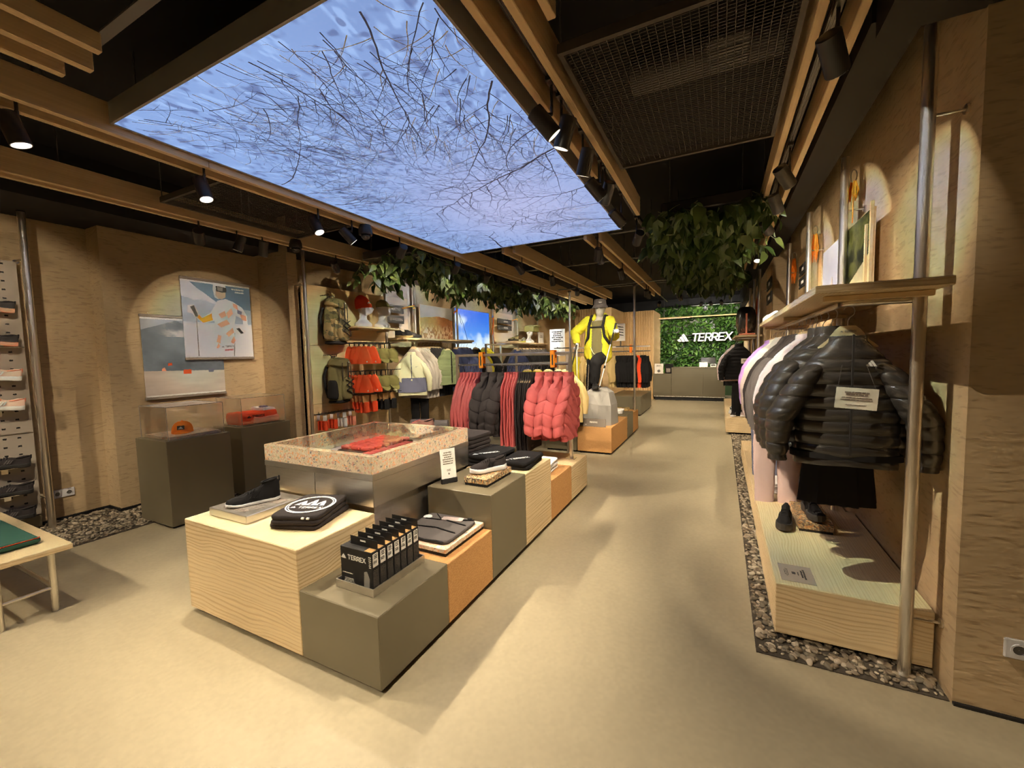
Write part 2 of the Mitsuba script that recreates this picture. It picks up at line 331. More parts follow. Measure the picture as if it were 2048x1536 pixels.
struct('wall_back', box(-6.2, 3.2, 15.6, 15.9, 0, CEIL), 'm_ceiling', text='dark wall behind the planted panel')
struct('wall_rear', box(-6.2, 3.2, -2.2, -2.05, 0, CEIL), 'm_plaster')
struct('wall_right_rear', box(2.6, 2.75, -2.05, 2.285, 0, CEIL), 'm_plaster')
struct('trim_1', box(0.885, 2.6, 2.270, 2.285, 0, 0.012), 'm_black')
struct('trim_2', J([box(-5.72, -5.705, -2, 1.92, 0, 0.03), box(-5.72, -5.445, 1.905, 1.92, 0, 0.03), box(-5.46, -5.445, 1.92, 3.5, 0, 0.03)]), 'm_black', text='thin dark base strip along the left wall')
# lowered black soffits over the wall fittings
struct('trim_3', box(0.545, 0.735, 2.3, 15.5, 2.83, CEIL), 'm_ceiling', text='black bulkhead above the right wall display')
struct('trim_4', box(0.56, 2.6, -0.4, 2.30, 2.765, CEIL), 'm_ceiling', text='black soffit above the entrance corner')
struct('trim_5', box(-5.73, -4.95, -2.0, 3.45, 2.86, CEIL), 'm_ceiling', text='black soffit above the shoe wall')
struct('trim_6', box(-5.2, -4.45, 3.52, 12.0, 2.86, CEIL), 'm_ceiling', text='black soffit above the left clothes wall')
# recessed wall of the far right bay
struct('wall_right_bay', box(0.68, 0.90, 7.2, 15.6, 0, CEIL), 'm_plaster')
# fitting room block at the back with slatted faces
fb = struct('wall_fitting', J([box(-6.2, -2.80, 12.03, 15.6, 0, 2.80), box(-2.82, -1.87, 13.74, 15.6, 0, 2.80)]), 'm_oak', text='oak clad fitting room block with vertical slats')
for x in np.arange(-3.98, -3.02, 0.075): put('slat', box(x-.02, x+.02, 11.985, 12.03, 0.0, 2.79, .004), 'm_slat', fb)
for x in np.arange(-2.77, -1.87, 0.072): put('slat', box(x-.02, x+.02, 13.695, 13.74, 0.0, 2.79, .004), 'm_slat', fb)
put('corner_panel', box(-3.0, -2.79, 12.0, 12.03, 0, 2.8), 'm_oak', fb)

# gravel beds let into the floor, with a pebble each near the eye
def pebble_set():
    out = []
    for i in range(12):
        m = trimesh.creation.icosphere(1 if i < 6 else 0, 1.0); v = np.array(m.vertices); v *= (1 + 0.45*nz(v + 5*i, 1.2, i))[:, None]; v *= np.array([1.0, 0.72, 0.5]); m.vertices = v; out.append(m)
    return out
PEB = pebble_set(); PEBP = [P(m, True) for m in PEB]
def gravel(name, poly, text_, near, n, size, hi=0):
    g = struct(name, prism(Polygon(poly), 0.0005, 0.004), 'm_gravel', text=text_)
    pg = Polygon(poly).buffer(-0.012); x0, y0, x1, y1 = pg.bounds; r = np.random.default_rng(3); rest = [[] for _ in range(5)]
    pts = []
    while len(pts) < n:
        q = (x0 + (x1-x0)*r.random(), y0 + (y1-y0)*r.random())
        if pg.contains(Point(q)): pts.append(q)
    pts.sort(key=lambda q: math.hypot(q[0]-near[0], q[1]-near[1]))
    for i, (x, y) in enumerate(pts):
        s = size*(0.55 + 0.9*r.random()**2); c = int(r.integers(0, 5)); M = trs(x, y, 0.006 + 0.22*s, r.random()*6.28, (r.random()-.5)*.7, (r.random()-.5)*.7, s); b = int(r.integers(0, 6))
        if i < 300 and near[2]: put('pebble', PEBP[b], f'm_pebble_{c}', g, M=M)
        else: rest[c].append(mv(PEB[b if i < hi else b+6], M))
    for c in range(5):
        if rest[c]: put('pebbles', J(rest[c]), f'm_pebble_{c}', g, True, kind='stuff')
gravel('trim_7', [(0.175, 2.29), (0.88, 2.29), (0.88, 8.5), (0.19, 8.5)], 'bed of small brown and white pebbles under the right platforms', (0.5, 2.3, True), 9500, 0.0165, 2600)
gravel('trim_8', [(-5.70, -1.0), (-4.77, -1.0), (-4.77, 1.84), (-4.77, 3.2), (-5.44, 3.2), (-5.44, 1.92), (-5.70, 1.90)], 'bed of small pebbles in front of the left wall', (-4.9, 1.3, False), 6500, 0.0165)

# sockets
def socket(x, y, z, n, M0, text_):
    t = thing('wall_socket', text_, 'socket'); w = 0.081
    put('plate', mv(box(-w*n/2, w*n/2, -0.0405, 0.0405, 0, 0.012, .004), M0), 'm_socket', t)
    for i in range(n):
        cx = (i-(n-1)/2)*w
        put('inlet', mv(mv(trimesh.creation.annulus(0.0185, 0.024, 0.006, 24), trs(cx, 0, 0.013)), M0), 'm_socket', t)
        put('hole', mv(J([cyl((cx-.0095, 0, 0.012), (cx-.0095, 0, 0.0135), 0.0035, 10), cyl((cx+.0095, 0, 0.012), (cx+.0095, 0, 0.0135), 0.0035, 10), mv(trimesh.creation.annulus(0.001, 0.0183, 0.0008, 24), trs(cx, 0, 0.0118))]), M0), 'm_bar', t)
socket(-5.72, 1.56, .255, 2, to_right(-5.72, 1.585, .262), 'double grey wall socket low on the left plaster wall')
socket(1.4, 2.285, .3, 1, front(1.063, 2.285, 0.296), 'grey wall socket on the dark plaster wall at the right edge')
# ------------------------------------------------------------------ plinths of the centre island
def plinth(x0, x1, y0, y1, z1, mat, text_, name='display_plinth', z0=0.03):
    t = thing(name, text_, 'plinth')
    put('block', box(x0+.001, x1-.001, y0+.001, y1-.001, z0, z1, .004), mat, t)
    put('foot', box(x0+.03, x1-.03, y0+.03, y1-.03, 0.0, z0), 'm_black', t)
    return t
plinth(-2.85, -1.84, 1.28, 1.80, .574, 'm_ash', 'large pale ash wood plinth at the near left corner of the island')
plinth(-1.84, -1.32, 1.28, 1.80, .372, 'm_bronze', 'dark bronze plinth at the near tip of the island carrying the boxes')
plinth(-1.84, -1.32, 1.80, 2.295, .367, 'm_cork', 'low orange cork plinth carrying the grey folded shirt')
plinth(-1.84, -1.32, 2.295, 2.83, .594, 'm_bronze', 'tall dark bronze plinth with the black sneaker and sign')
plinth(-1.86, -1.32, 2.83, 3.36, .590, 'm_ash', 'tall pale ash plinth carrying the black printed sweatshirts')
plinth(-1.84, -1.32, 3.36, 3.92, .385, 'm_cork', 'low orange cork plinth with the stack of white shirts')
plinth(-2.36, -1.32, 3.92, 4.46, .372, 'm_ash', 'low pale ash plinth under the foot of the clothes rack')
plinth(-2.36, -1.87, 3.40, 3.91, .46, 'm_bronze', 'dark bronze plinth in the middle of the island under the pink vests')
plinth(-2.40, -1.87, 2.89, 3.39, .60, 'm_bronze', 'dark bronze plinth behind the glass case carrying the pile of dark sweaters')
plinth(-2.95, -2.41, 2.95, 3.60, .74, 'm_bronze', 'dark bronze plinth behind the glass case carrying the steel shoe block')
plinth(-3.00, -2.37, 3.92, 4.46, .40, 'm_bronze', 'dark bronze plinth under the far end of the clothes rack')
# second island with the mannequin
plinth(-1.93, -1.41, 6.02, 7.19, .405, 'm_cork', 'orange cork plinth under the grey faceted rock')
plinth(-2.46, -1.94, 6.02, 7.19, .62, 'm_bronze', 'dark bronze plinth behind the pink puffer jackets')
plinth(-1.93, -1.41, 7.20, 7.72, .43, 'm_bronze', 'narrow dark bronze plinth behind the rock with the white shirts')
plinth(-1.93, -1.41, 7.73, 8.24, .40, 'm_cork', 'small orange cork plinth at the far end of the second island')
plinth(-2.42, -1.655, 10.03, 11.70, .46, 'm_bronze', 'long dark bronze plinth under the far rack of black jackets')
# ------------------------------------------------------------------ glass show case of the island
t = thing('glass_case', 'steel show case with terrazzo rim and glass top', 'display case')
X0, X1, Y0, Y1 = -2.88, -1.857, 1.81, 2.87
put('base', J([box(X0, -2.375, Y0, Y1, .60, .764, .003), box(-2.370, X1, Y0, Y1, .60, .764, .003)]), 'm_steel', t)
put('skirt', box(X0+.03, X1-.03, Y0+.03, Y1-.03, .0, .60), 'm_steel', t)
def ring(x0, x1, y0, y1, w, z0, z1): return prism(Polygon([(x0, y0), (x1, y0), (x1, y1), (x0, y1)]).difference(Polygon([(x0+w, y0+w), (x1-w, y0+w), (x1-w, y1-w), (x0+w, y1-w)])), z0, z1)
put('band', ring(X0-.002, X1+.002, Y0-.002, Y1+.002, .05, .764, .802), 'm_steel', t)
put('rim', ring(X0, X1, Y0, Y1, .05, .802, .912), 'm_terrazzo', t)
put('bottom', box(X0+.05, X1-.05, Y0+.05, Y1-.05, .764, .776), 'm_paper', t)
put('pane', mv(mi_rect := box(X0, X1, Y0, Y1, .9125, .9135), np.eye(4)), 'm_glass', t)
# contents: trays of pink bands
for j, (cx, cy, rz) in enumerate(((-2.50, 2.50, 0.05), (-2.13, 2.36, 0.0))):
    tr = thing('band_tray', ('dark tray of coral bands on the left side inside the glass case', 'dark tray of coral bands on the right side inside the glass case')[j], 'tray')
    put('tray', mv(box(-.17, .17, -.26, .26, .776, .80, .01), trs(cx, cy, 0, rz)), 'm_black', tr)
    for r_ in range(3):
        for q in range(6):
            b = box(-.045, .045, -.033, .033, .80, .828, .008)
            put('band', mv(b, trs(cx-.105+.105*r_, cy-.2+.08*q, 0, rz)), 'c_pinkdeep', tr)
t = thing('price_card', 'small white card between the trays inside the glass case', 'card'); put('card', box(-2.30, -2.22, 2.32, 2.42, .80, .802), 'm_white', t)
t = thing('folded_map', 'coral paper bag lying in the near corner of the glass case', 'bag')
put('sheet', mv(grid(-.09, .09, -.14, .14, 10, 12, lambda x, y: .80+.02*np.abs(np.sin(x*40))), trs(-2.12, 2.02, 0, .25)), 'c_pink', t)
t = thing('display_box', 'pale box with a blue lining inside the glass case', 'box'); put('body', box(-2.62, -2.30, 1.92, 2.14, .776, .815, .004), 'm_oak', t); put('lining', box(-2.61, -2.31, 2.05, 2.135, .815, .819), 'c_slate', t)
# ------------------------------------------------------------------ plinths with glass boxes by the posters
def show_plinth(x0, x1, y0, y1, z, zt, text_, floor_):
    t = thing('show_plinth', text_, 'plinth'); put('block', box(x0, x1, y0, y1, .02, z, .004), 'm_bronze', t); put('foot', box(x0+.02, x1-.02, y0+.02, y1-.02, 0, .02), 'm_black', t)
    i = .035; gx0, gx1, gy0, gy1 = x0+i, x1-i, y0+i, y1-i
    put('glass_box', J([box(gx0, gx1, gy0, gy0+.003, z+.001, zt), box(gx0, gx1, gy1-.003, gy1, z+.001, zt), box(gx0, gx0+.003, gy0, gy1, z+.001, zt), box(gx1-.003, gx1, gy0, gy1, z+.001, zt), box(gx0, gx1, gy0, gy1, zt, zt+.003)]), 'm_glass', t)
    e = .0025
    put('glass_edge', J([cyl((x, y, z), (x, y, zt), e, 6) for x in (gx0, gx1) for y in (gy0, gy1)] + [cyl((gx0, y, zt+.002), (gx1, y, zt+.002), e, 6) for y in (gy0, gy1)] + [cyl((x, gy0, zt+.002), (x, gy1, zt+.002), e, 6) for x in (gx0, gx1)]), 'm_frame', t)
    put('base_slab', box(gx0+.02, gx1-.02, gy0+.02, gy1-.02, z, z+.028 if floor_ else z+.006, .003), 'm_terrazzo' if floor_ else 'm_bronze', t)
show_plinth(-4.955, -4.40, 1.885, 2.43, .800, 1.10, 'dark bronze plinth whose glass box holds the orange cap', True)
show_plinth(-5.22, -4.68, 2.70, 3.28, .775, 1.09, 'dark bronze plinth whose glass box holds the orange folded race suit', False)
# ------------------------------------------------------------------ platforms of the right wall
def platform(x0, x1, y0, y1, z, text_):
    t = thing('wood_platform', text_, 'platform'); put('block', box(x0, x1, y0, y1, .045, z, .004), 'm_ash', t); put('foot', box(x0+.05, x1-.02, y0+.05, y1, .004, .045), 'm_black', t)
platform(.266, .872, 2.427, 3.715, .309, 'nearest ash wood platform on the right gravel bed with card and black shoes')
platform(.272, .872, 3.72, 6.50, .25, 'long low ash wood platform with the white shirts and orange soled shoes')
platform(.10, .675, 8.25, 11.6, .30, 'far ash wood platform in the bay near the counter')
# ------------------------------------------------------------------ steel poles with wall ties
def pole(x, y, zt, xw, text_, r=.024, z0=0.0, name='steel_pole', ties=(2.45, .28)):
    t = thing(name, text_, 'pole'); put('tube', cyl((x, y, z0), (x, y, zt), r, 24), 'm_pole', t, 40)
    put('flange', cyl((x, y, z0), (x, y, z0+.012), r*1.7, 24), 'm_pole', t)
    s = 1 if xw > x else -1
    for z in ties:
        if abs(xw-x) > .02 and z < zt:
            put('wall_tie', J([cyl((x+s*r*.8, y, z), (xw-s*.003, y, z), .006, 10), cyl((xw-s*.008, y, z), (xw, y, z), .02, 16)]), 'm_chrome', t)
    put('slot_strip', J([box(x-.004, x+.004, y+r*.93, y+r*1.03, z, z+.02) for z in np.arange(.45, zt-.1, .05)]), 'm_black', t)
for i, y in enumerate((2.40, 3.725, 5.016, 6.33)):
    pole(.765, y, 2.815, .885, ['nearest thick steel pole of the right wall display', 'second steel pole of the right wall above the trail photograph', 'third steel pole of the right wall beside the two signs', 'fourth steel pole of the right wall behind the sneakers on the shelf'][i], z0=.004 if i == 0 else .25)
for i, y in enumerate((7.95, 9.03, 10.27)): pole(.56, y, 2.8, .68, f'{ORD[i]} steel pole of the far right bay', r=.022, z0=.3 if i else 0)
pole(-5.487, 1.433, 2.85, -5.72, 'steel pole at the edge of the shoe panel on the left', r=.026, z0=.004)
for i, (y, zt, x) in enumerate(((3.60, 2.86, -4.70), (5.20, 2.86, -4.88), (6.121, 2.86, -5.03), (7.493, 2.86, -5.03), (9.058, 2.86, -5.03), (10.449, 2.86, -5.03), (11.896, 2.86, -5.03))):
    pole(x, y, zt, -5.14, ['steel pole left of the backpack panel', 'steel pole right of the backpack panel', 'steel pole left of the autumn photograph', 'steel pole left of the blue screen', 'steel pole right of the blue screen', 'steel pole right of the two far signs', 'last steel pole of the left wall by the corner'][i], r=.022)
# ------------------------------------------------------------------ shelves with brackets
def shelf(x0, x1, y0, y1, z, text_, wall):
    t = thing('wood_shelf', text_, 'shelf')
    n = max(1, round((y1-y0)/1.3)); e = (y1-y0)/n
    for i in range(n): put('board', box(x0, x1, y0+i*e+.001, y0+(i+1)*e-.001, z-.035, z, .003), 'm_ash', t)
    for i in range(n+1):
        y = min(max(y0+i*e, y0+.12), y1-.05)
        put('bracket', box(min(x0, x1)+.05, max(x0, x1)-.02, y-.012, y+.012, z-.062, z-.036, .004), 'm_oak', t)
shelf(.36, .80, 2.19, 5.05, 1.765, 'long ash wood shelf above the black jackets on the right wall', .885)
shelf(.235, .66, 8.55, 10.5, 1.765, 'short ash wood shelf in the far right bay with the tyre shaped bag', .68)
shelf(-4.60, -5.00, 5.28, 7.46, 1.83, 'ash wood shelf with the black boots and the autumn photograph', -5.14)
shelf(-4.60, -5.00, 9.15, 11.6, 1.83, 'ash wood shelf with the hiking boots and the capped bust', -5.14)
def rail(path, text_, r=.013):
    t = thing('clothes_rail', text_, 'clothes rail'); put('bar', tube(path, r, 12), 'm_pole', t, 40)
    put('end_cap', J([trimesh.creation.icosphere(1, r*1.15).apply_translation(p) for p in (path[0], path[-1])]), 'm_chrome', t)
rail([(.765, 2.43, 1.70), (.54, 2.43, 1.70), (.505, 2.46, 1.70), (.505, 4.98, 1.70), (.54, 5.016, 1.70), (.765, 5.016, 1.70)], 'steel clothes rail holding the nearest black puffer jackets')
rail([(.56, 8.5, 1.70), (.35, 8.5, 1.70), (.30, 8.55, 1.70), (.30, 10.0, 1.70), (.56, 10.05, 1.70)], 'steel clothes rail of the far right bay')
rail([(-5.03, 5.36, 1.78), (-4.72, 5.36, 1.78), (-4.68, 5.40, 1.78), (-4.68, 7.40, 1.78), (-4.72, 7.44, 1.78), (-5.03, 7.44, 1.78)], 'steel clothes rail under the left shelf with boots')
rail([(-5.03, 9.1, 1.78), (-4.72, 9.1, 1.78), (-4.68, 9.14, 1.78), (-4.68, 11.6, 1.78), (-5.03, 11.65, 1.78)], 'steel clothes rail under the far left shelf')
# ------------------------------------------------------------------ rack of the island
def rack(x0, x1, y, z0, zt, zb, text_, posts=None, name='clothes_rack'):
    t = thing(name, text_, 'clothes rack'); w = .016
    for x in posts or (x0, x1): put('post', box(x-w, x+w, y-w, y+w, z0, zt, .003), 'm_pole', t)
    put('top_bar', box(min(x0, x1), max(x0, x1), y-w, y+w, zt-.032, zt, .003), 'm_pole', t)
    put('hanging_bar', cyl((x0, y, zb), (x1, y, zb), .0135, 12), 'm_bar', t)
    for x in (posts or (x0, x1)): put('plate', box(x-.05, x+.05, y-.05, y+.05, z0, z0+.006), 'm_pole', t)
    return t
rack(-2.87, -1.43, 4.25, .375, 1.525, 1.395, 'grey steel clothes rack holding the pink and black garments')
for i, x in enumerate((-2.52, -1.62)):
    t = thing('orange_clip', ('orange rope clip hung on the left of the island rack', 'orange rope clip hung on the right of the island rack')[i], 'clip')
    put('strap', box(x-.03, x+.03, 4.222, 4.282, 1.36, 1.53, .008).difference(box(x-.02, x+.02, 4.20, 4.3, 1.375, 1.52)) if False else J([box(x-.028, x+.028, 4.217, 4.227, 1.355, 1.54, .003), box(x-.028, x+.028, 4.275, 4.285, 1.355, 1.54, .003), box(x-.028, x+.028, 4.217, 4.285, 1.535, 1.545, .003)]), 'c_orange', t)
    put('print', mv(box(-.007, .007, -.055, .055, 0, .001), front(x, 4.2168, 1.44)), 'm_ink', t)
t = thing('hanging_bracket', 'steel folding bracket hanging over the far side of the rack', 'bracket')
put('hook', tube([(-2.95, 4.55, .98), (-2.75, 4.50, .98), (-2.72, 4.48, .96), (-2.72, 4.48, .60)], .010, 10), 'm_chrome', t)
rack(-3.5, -1.50, 10.4, .0, 1.66, 1.53, 'far clothes rack of black jackets behind the mannequin', (-3.45, -1.87))
for i, (x, zt) in enumerate(((-1.45, 2.76), (-2.72, 2.76))):
    t = thing('hanging_post', ('slim steel post from ceiling beam right of the mannequin', 'slim steel post from ceiling beam left of the mannequin')[i], 'post'); y = 8.1
    put('tube', cyl((x, y, .40 if i == 0 else 0), (x, y, zt), .021, 16), 'm_pole', t, 40)
    put('cross_arm', J([cyl((x-.35, y, 1.62), (x+.02, y, 1.62), .010, 8)]), 'm_bar', t); put('collar', cyl((x, y, zt-.03), (x, y, zt), .034, 16), 'm_bar', t)
# ------------------------------------------------------------------ counter with planted wall and sign
t = thing('cash_counter', 'dark bronze cash counter in front of the planted wall', 'counter')
for x0, x1, z in ((-1.87, -1.335, .80), (-1.330, -.45, .98), (-.445, .14, .98)): put('panel', box(x0, x1, 13.6, 13.62, .13, z, .002), 'm_bronze', t)
put('body', J([box(-1.86, -1.335, 13.62, 14.3, .10, .80), box(-1.33, .135, 13.62, 14.3, .10, .98)]), 'm_bronze', t)
put('worktop', J([box(-1.88, -1.333, 13.585, 14.32, .80, .82, .003), box(-1.335, .15, 13.585, 14.32, .98, 1.01, .003)]), 'm_bronze', t)
put('light_strip', box(-1.86, .13, 13.605, 13.62, .112, .128), 'm_white', t); put('foot', box(-1.82, .10, 13.66, 14.25, 0, .10), 'm_black', t)
t = thing('cash_register', 'black monitor of the cash register on the counter', 'monitor')
put('screen', mv(box(-.20, .20, -.012, .012, 0, .20, .008), trs(-.33, 13.95, 1.10, 0, -.15)), 'm_gloss_black', t); put('stand', J([cyl((-.33, 13.97, 1.01), (-.33, 13.97, 1.15), .02, 12), box(-.42, -.24, 13.88, 14.06, 1.01, 1.022, .004)]), 'm_black', t)
t = thing('card_box', 'small beige carton on the counter in front of the register', 'box'); put('body', box(-.56, -.33, 13.70, 13.86, 1.01, 1.155, .004), 'm_paper', t); put('lid', box(-.565, -.325, 13.695, 13.865, 1.15, 1.16, .002), 'm_paper', t)
t = thing('card_terminal', 'white card reader box beside the register on the counter', 'card reader'); put('body', box(-.26, -.10, 13.72, 13.84, 1.01, 1.10, .01), 'm_white', t); put('display', box(-.24, -.12, 13.715, 13.721, 1.04, 1.09), 'm_bar', t)
t = thing('poster_stand', 'pale printed poster standing at the low end of the counter', 'poster'); put('sheet', box(-1.84, -1.58, 13.68, 13.69, .82, 1.13), 'm_paper', t); put('print', J([mv(lines(.2, .05, 3, 4), front(-1.71, 13.679, 1.06)), mv(prism(Point(0, 0).buffer(.045), 0, .001), front(-1.71, 13.679, .90))]), 'm_bar', t)
t = thing('small_printer', 'black receipt printer at the low end of the counter', 'printer'); put('body', box(-1.54, -1.30, 13.75, 14.0, .82, 1.12, .02), 'm_gloss_black', t); put('slip', box(-1.50, -1.38, 13.745, 13.75, .86, .98), 'm_board', t)
gw = struct('wall_planted', box(-2.05, .85, 15.50, 15.6, 0, 3.0), 'm_leaf_3', text='panel behind the planted wall')
def leaf_mesh(L=1.0, W=.62, cup=.25, n=5, bend=.35):
    xs = np.linspace(0, 1, n+1); V = []; 
    for x in xs:
        w = W/2*(math.sin(math.pi*min(1, x**.65*1.0))**.85)*(1-.25*x) if 0 < x < 1 else 0
        z = -bend*x*x
        V += [(x*L, -w, z+cup*w), (x*L, 0, z), (x*L, w, z+cup*w)]
    f = []
    for i in range(n):
        a = i*3
        f += [(a, a+1, a+4), (a, a+4, a+3), (a+1, a+2, a+5), (a+1, a+5, a+4)]
    return trimesh.Trimesh(np.array(V), np.array(f), process=False)
LEAF = leaf_mesh(); LEAFP = P(LEAF, True)
def orient(p, d, roll, s):
    d = np.asarray(d, float); d /= np.linalg.norm(d); u = np.cross([0, 0, 1.0], d); u = u/np.linalg.norm(u) if np.linalg.norm(u) > 1e-6 else np.array([1.0, 0, 0]); w = np.cross(d, u)
    u2 = u*math.cos(roll)+w*math.sin(roll); w2 = np.cross(d, u2); M = frame(p, d*s, u2*s, w2*s); return M
r = np.random.default_rng(11)
pw = thing('planted_wall', 'lush green planted wall behind the cash counter', 'green wall'); rest = [[] for _ in range(4)]
for i in range(2600):
    x, z = -2.0 + 2.75*r.random(), .55 + 2.5*r.random(); c = int(r.choice(4, p=[.4, .25, .25, .1])); s = .11+.12*r.random()
    M = orient((x, 15.47-.10*r.random(), z), (r.normal()*.8, -.55-.5*r.random(), -.3+r.normal()*.5), r.normal()*.6, s)
    if i < 200: put('leaf', LEAFP, f'm_wall_leaf_{c}', pw, M=M)
    else: rest[c].append(mv(LEAF, M))
for c in range(4): put('leaves', J(rest[c]), f'm_wall_leaf_{c}', pw, True, kind='stuff')
sg = thing('wall_sign', 'white TERREX sign with three bar emblem on the planted wall', 'sign')
S = np.eye(4); S[0, 1] = .16
for i, ch in enumerate('TERREX'):
    m = meshkit.text_mesh(ch, .265, .05, True); put('letter', mv(mv(m, S), front(-.895 + .195*i, 15.2, 1.82)), 'm_white', sg)
put('emblem', mv(logo(.27, .05), front(-1.125, 15.2, 1.955)), 'm_white', sg)
for z in (1.86, 2.02): put('back_rail', box(-1.3, .32, 15.25, 15.27, z, z+.02), 'm_black', sg)
for x in (-1.2, -.5, .2): put('arm', box(x, x+.02, 15.25, 15.50, 1.86, 2.04), 'm_black', sg)
t = thing('light_bar', 'slim lit wooden bar across the top of the planted wall', 'light bar'); put('bar', box(-2.0, .66, 14.9, 14.95, 2.60, 2.64, .004), 'm_slat', t); put('diffuser', box(-1.98, -.9, 14.905, 14.945, 2.588, 2.599), 'm_white', t)
for x in (-1.7, .3): put('rod', cyl((x, 14.925, 2.64), (x, 14.925, CEIL), .006, 8), 'm_bar', t)
# ------------------------------------------------------------------ bench, yellow stool
t = thing('wood_bench', 'small ash wood bench with steel legs at the left edge', 'bench')
put('top', box(-4.95, -3.53, .66, 1.00, .385, .42, .004), 'm_ash', t)
for x, y in ((-3.64, .93), (-3.64, .71), (-4.80, .93), (-4.80, .71)): put('leg', cyl((x, y, 0), (x, y, .385), .017, 16), 'm_pole', t, 40)
for y in (.71, .93): put('stretcher', cyl((-4.80, y, .15), (-3.64, y, .15), .011, 12), 'm_pole', t, 40)
put('stretcher', cyl((-3.64, .71, .15), (-3.64, .93, .15), .011, 12), 'm_pole', t, 40)
t = thing('seat_cushion', 'dark green seat cushion with red piping on the bench', 'cushion')
put('pad', box(-4.75, -3.70, .675, .915, .421, .465, .016), 'c_green', t); put('piping', tube([(-4.74, .680, .458), (-3.715, .680, .458), (-3.705, .69, .458), (-3.705, .905, .458), (-3.72, .912, .458)], .003, 6), 'c_red', t)
t = thing('yellow_stool', 'mustard yellow upholstered stool cut by the lower left corner', 'stool'); put('seat', box(-2.25, -1.735, -.05, .315, .07, .44, .05), 'c_mustard', t); put('base', box(-2.2, -1.78, 0, .27, 0, .07), 'm_black', t)
# ------------------------------------------------------------------ ceiling beams in pairs with lamp tracks between
BZ0, BZ1, BT = 2.75, 2.91, .036
def beam(x, y0, y1, text_, z0=BZ0, z1=BZ1, joints=()):
    t = thing('wood_beam', text_, 'beam'); ys = [y0, *joints, y1]
    for a, b in zip(ys[:-1], ys[1:]): put('plank', box(x-BT/2, x+BT/2, a+.0012, b-.0012, z0, z1, .003), 'm_beam', t)
    for y in np.arange(y0+.4, y1, 1.7): put('hanger_rod', cyl((x, y, z1), (x, y, CEIL), .006, 6), 'm_bar', t)
def track(x, y0, y1, text_, z=2.83):
    t = thing('lamp_track', text_, 'lamp track'); put('channel', box(x-.018, x+.018, y0, y1, z, z+.035, .003), 'm_lamp', t)
    put('groove', J([box(x-.008, x-.005, y0, y1, z-.002, z), box(x+.005, x+.008, y0, y1, z-.002, z)]), 'm_bar', t)
    for y in np.arange(y0+.5, y1, 2.0): put('rod', cyl((x, y, z+.035), (x, y, CEIL), .004, 6), 'm_bar', t)
beam(-2.978, -1.2, 10.7, 'long wooden beam touching the left edge of the lit ceiling picture', joints=(1.62, 5.0))
beam(-3.112, -1.2, 10.6, 'long wooden beam just left of the one beside the lit picture')
beam(-4.13, -1.2, 3.02, 'near wooden beam in front of the shoe wall, inner one of the pair')
beam(-4.245, -1.2, 10.7, 'wooden beam in front of the left wall, outer one of the pair', joints=(2.37,))
beam(-4.13, 3.03, 10.7, 'far wooden beam left of the hanging plants, inner one of the pair')
beam(-2.268, -1.2, .86, 'short upper wooden beam ending left of the lit ceiling picture', 2.76, 2.835)
beam(-2.42, -1.2, .885, 'second short wooden beam end at the upper left corner')
beam(-2.56, -1.2, .84, 'lowest short wooden beam end at the upper left corner')
beam(-.815, -1.2, 3.05, 'wooden beam touching the right edge of the lit ceiling picture')
beam(-.685, -1.2, 4.03, 'wooden beam left of the black ceiling grille', joints=(1.05,))
beam(-.60, -1.2, 1.62, 'short wooden beam in front of the black ceiling grille', 2.80, 2.90)
beam(.325, -1.2, 7.6, 'wooden beam right of the black ceiling grille')
beam(.465, -1.2, 7.6, 'rightmost wooden beam next to the black bulkhead')
beam(-2.40, 4.62, 9.8, 'wooden beam beyond the lit picture, left one of the middle pair')
beam(-2.27, 4.66, 9.8, 'wooden beam beyond the lit picture, right one of the middle pair')
beam(-1.345, 4.56, 9.95, 'wooden beam beyond the lit picture, left one of the right pair')
beam(-1.215, 4.70, 9.9, 'wooden beam beyond the lit picture, right one of the right pair')
track(-3.045, -1.2, 10.6, 'black lamp track left of the lit ceiling picture')
track(-4.188, -1.2, 10.6, 'black lamp track in front of the left wall')
track(-.75, -1.2, 9.6, 'black lamp track right of the lit ceiling picture')
track(.395, -1.2, 7.6, 'black lamp track before the right wall')
track(-2.335, 4.6, 9.8, 'black lamp track of the middle beam pair')
track(-1.28, 4.6, 12.0, 'black lamp track of the right beam pair beyond the picture')
t = thing('cross_bar', 'grey steel flat bar crossing the black ceiling at the upper left', 'ceiling bar'); put('bar', box(-2.45, -.7, .875, .915, 2.87, 2.878), 'm_bar', t)
for i, (y, z) in enumerate(((5.2, 2.95), (6.6, 2.93), (8.1, 2.80), (9.3, 2.95))):
    t = thing('cross_bar', f'{ORD[i]} thin grey rod crossing between the beams beyond the lit picture', 'ceiling bar'); put('bar', cyl((-3.0, y, z), (-.75, y, z), .012, 10), 'm_frame', t)
for i, (y, z, x1) in enumerate(((9.0, 2.98, .4), (11.2, 2.9, .4), (13.0, 2.78, .5))):
    t = thing('cross_bar', f'{ORD[i]} thin grey rod over the aisle behind the hanging plants', 'ceiling bar'); put('bar', cyl((-.75, y, z), (x1, y, z), .010, 10), 'm_frame', t)
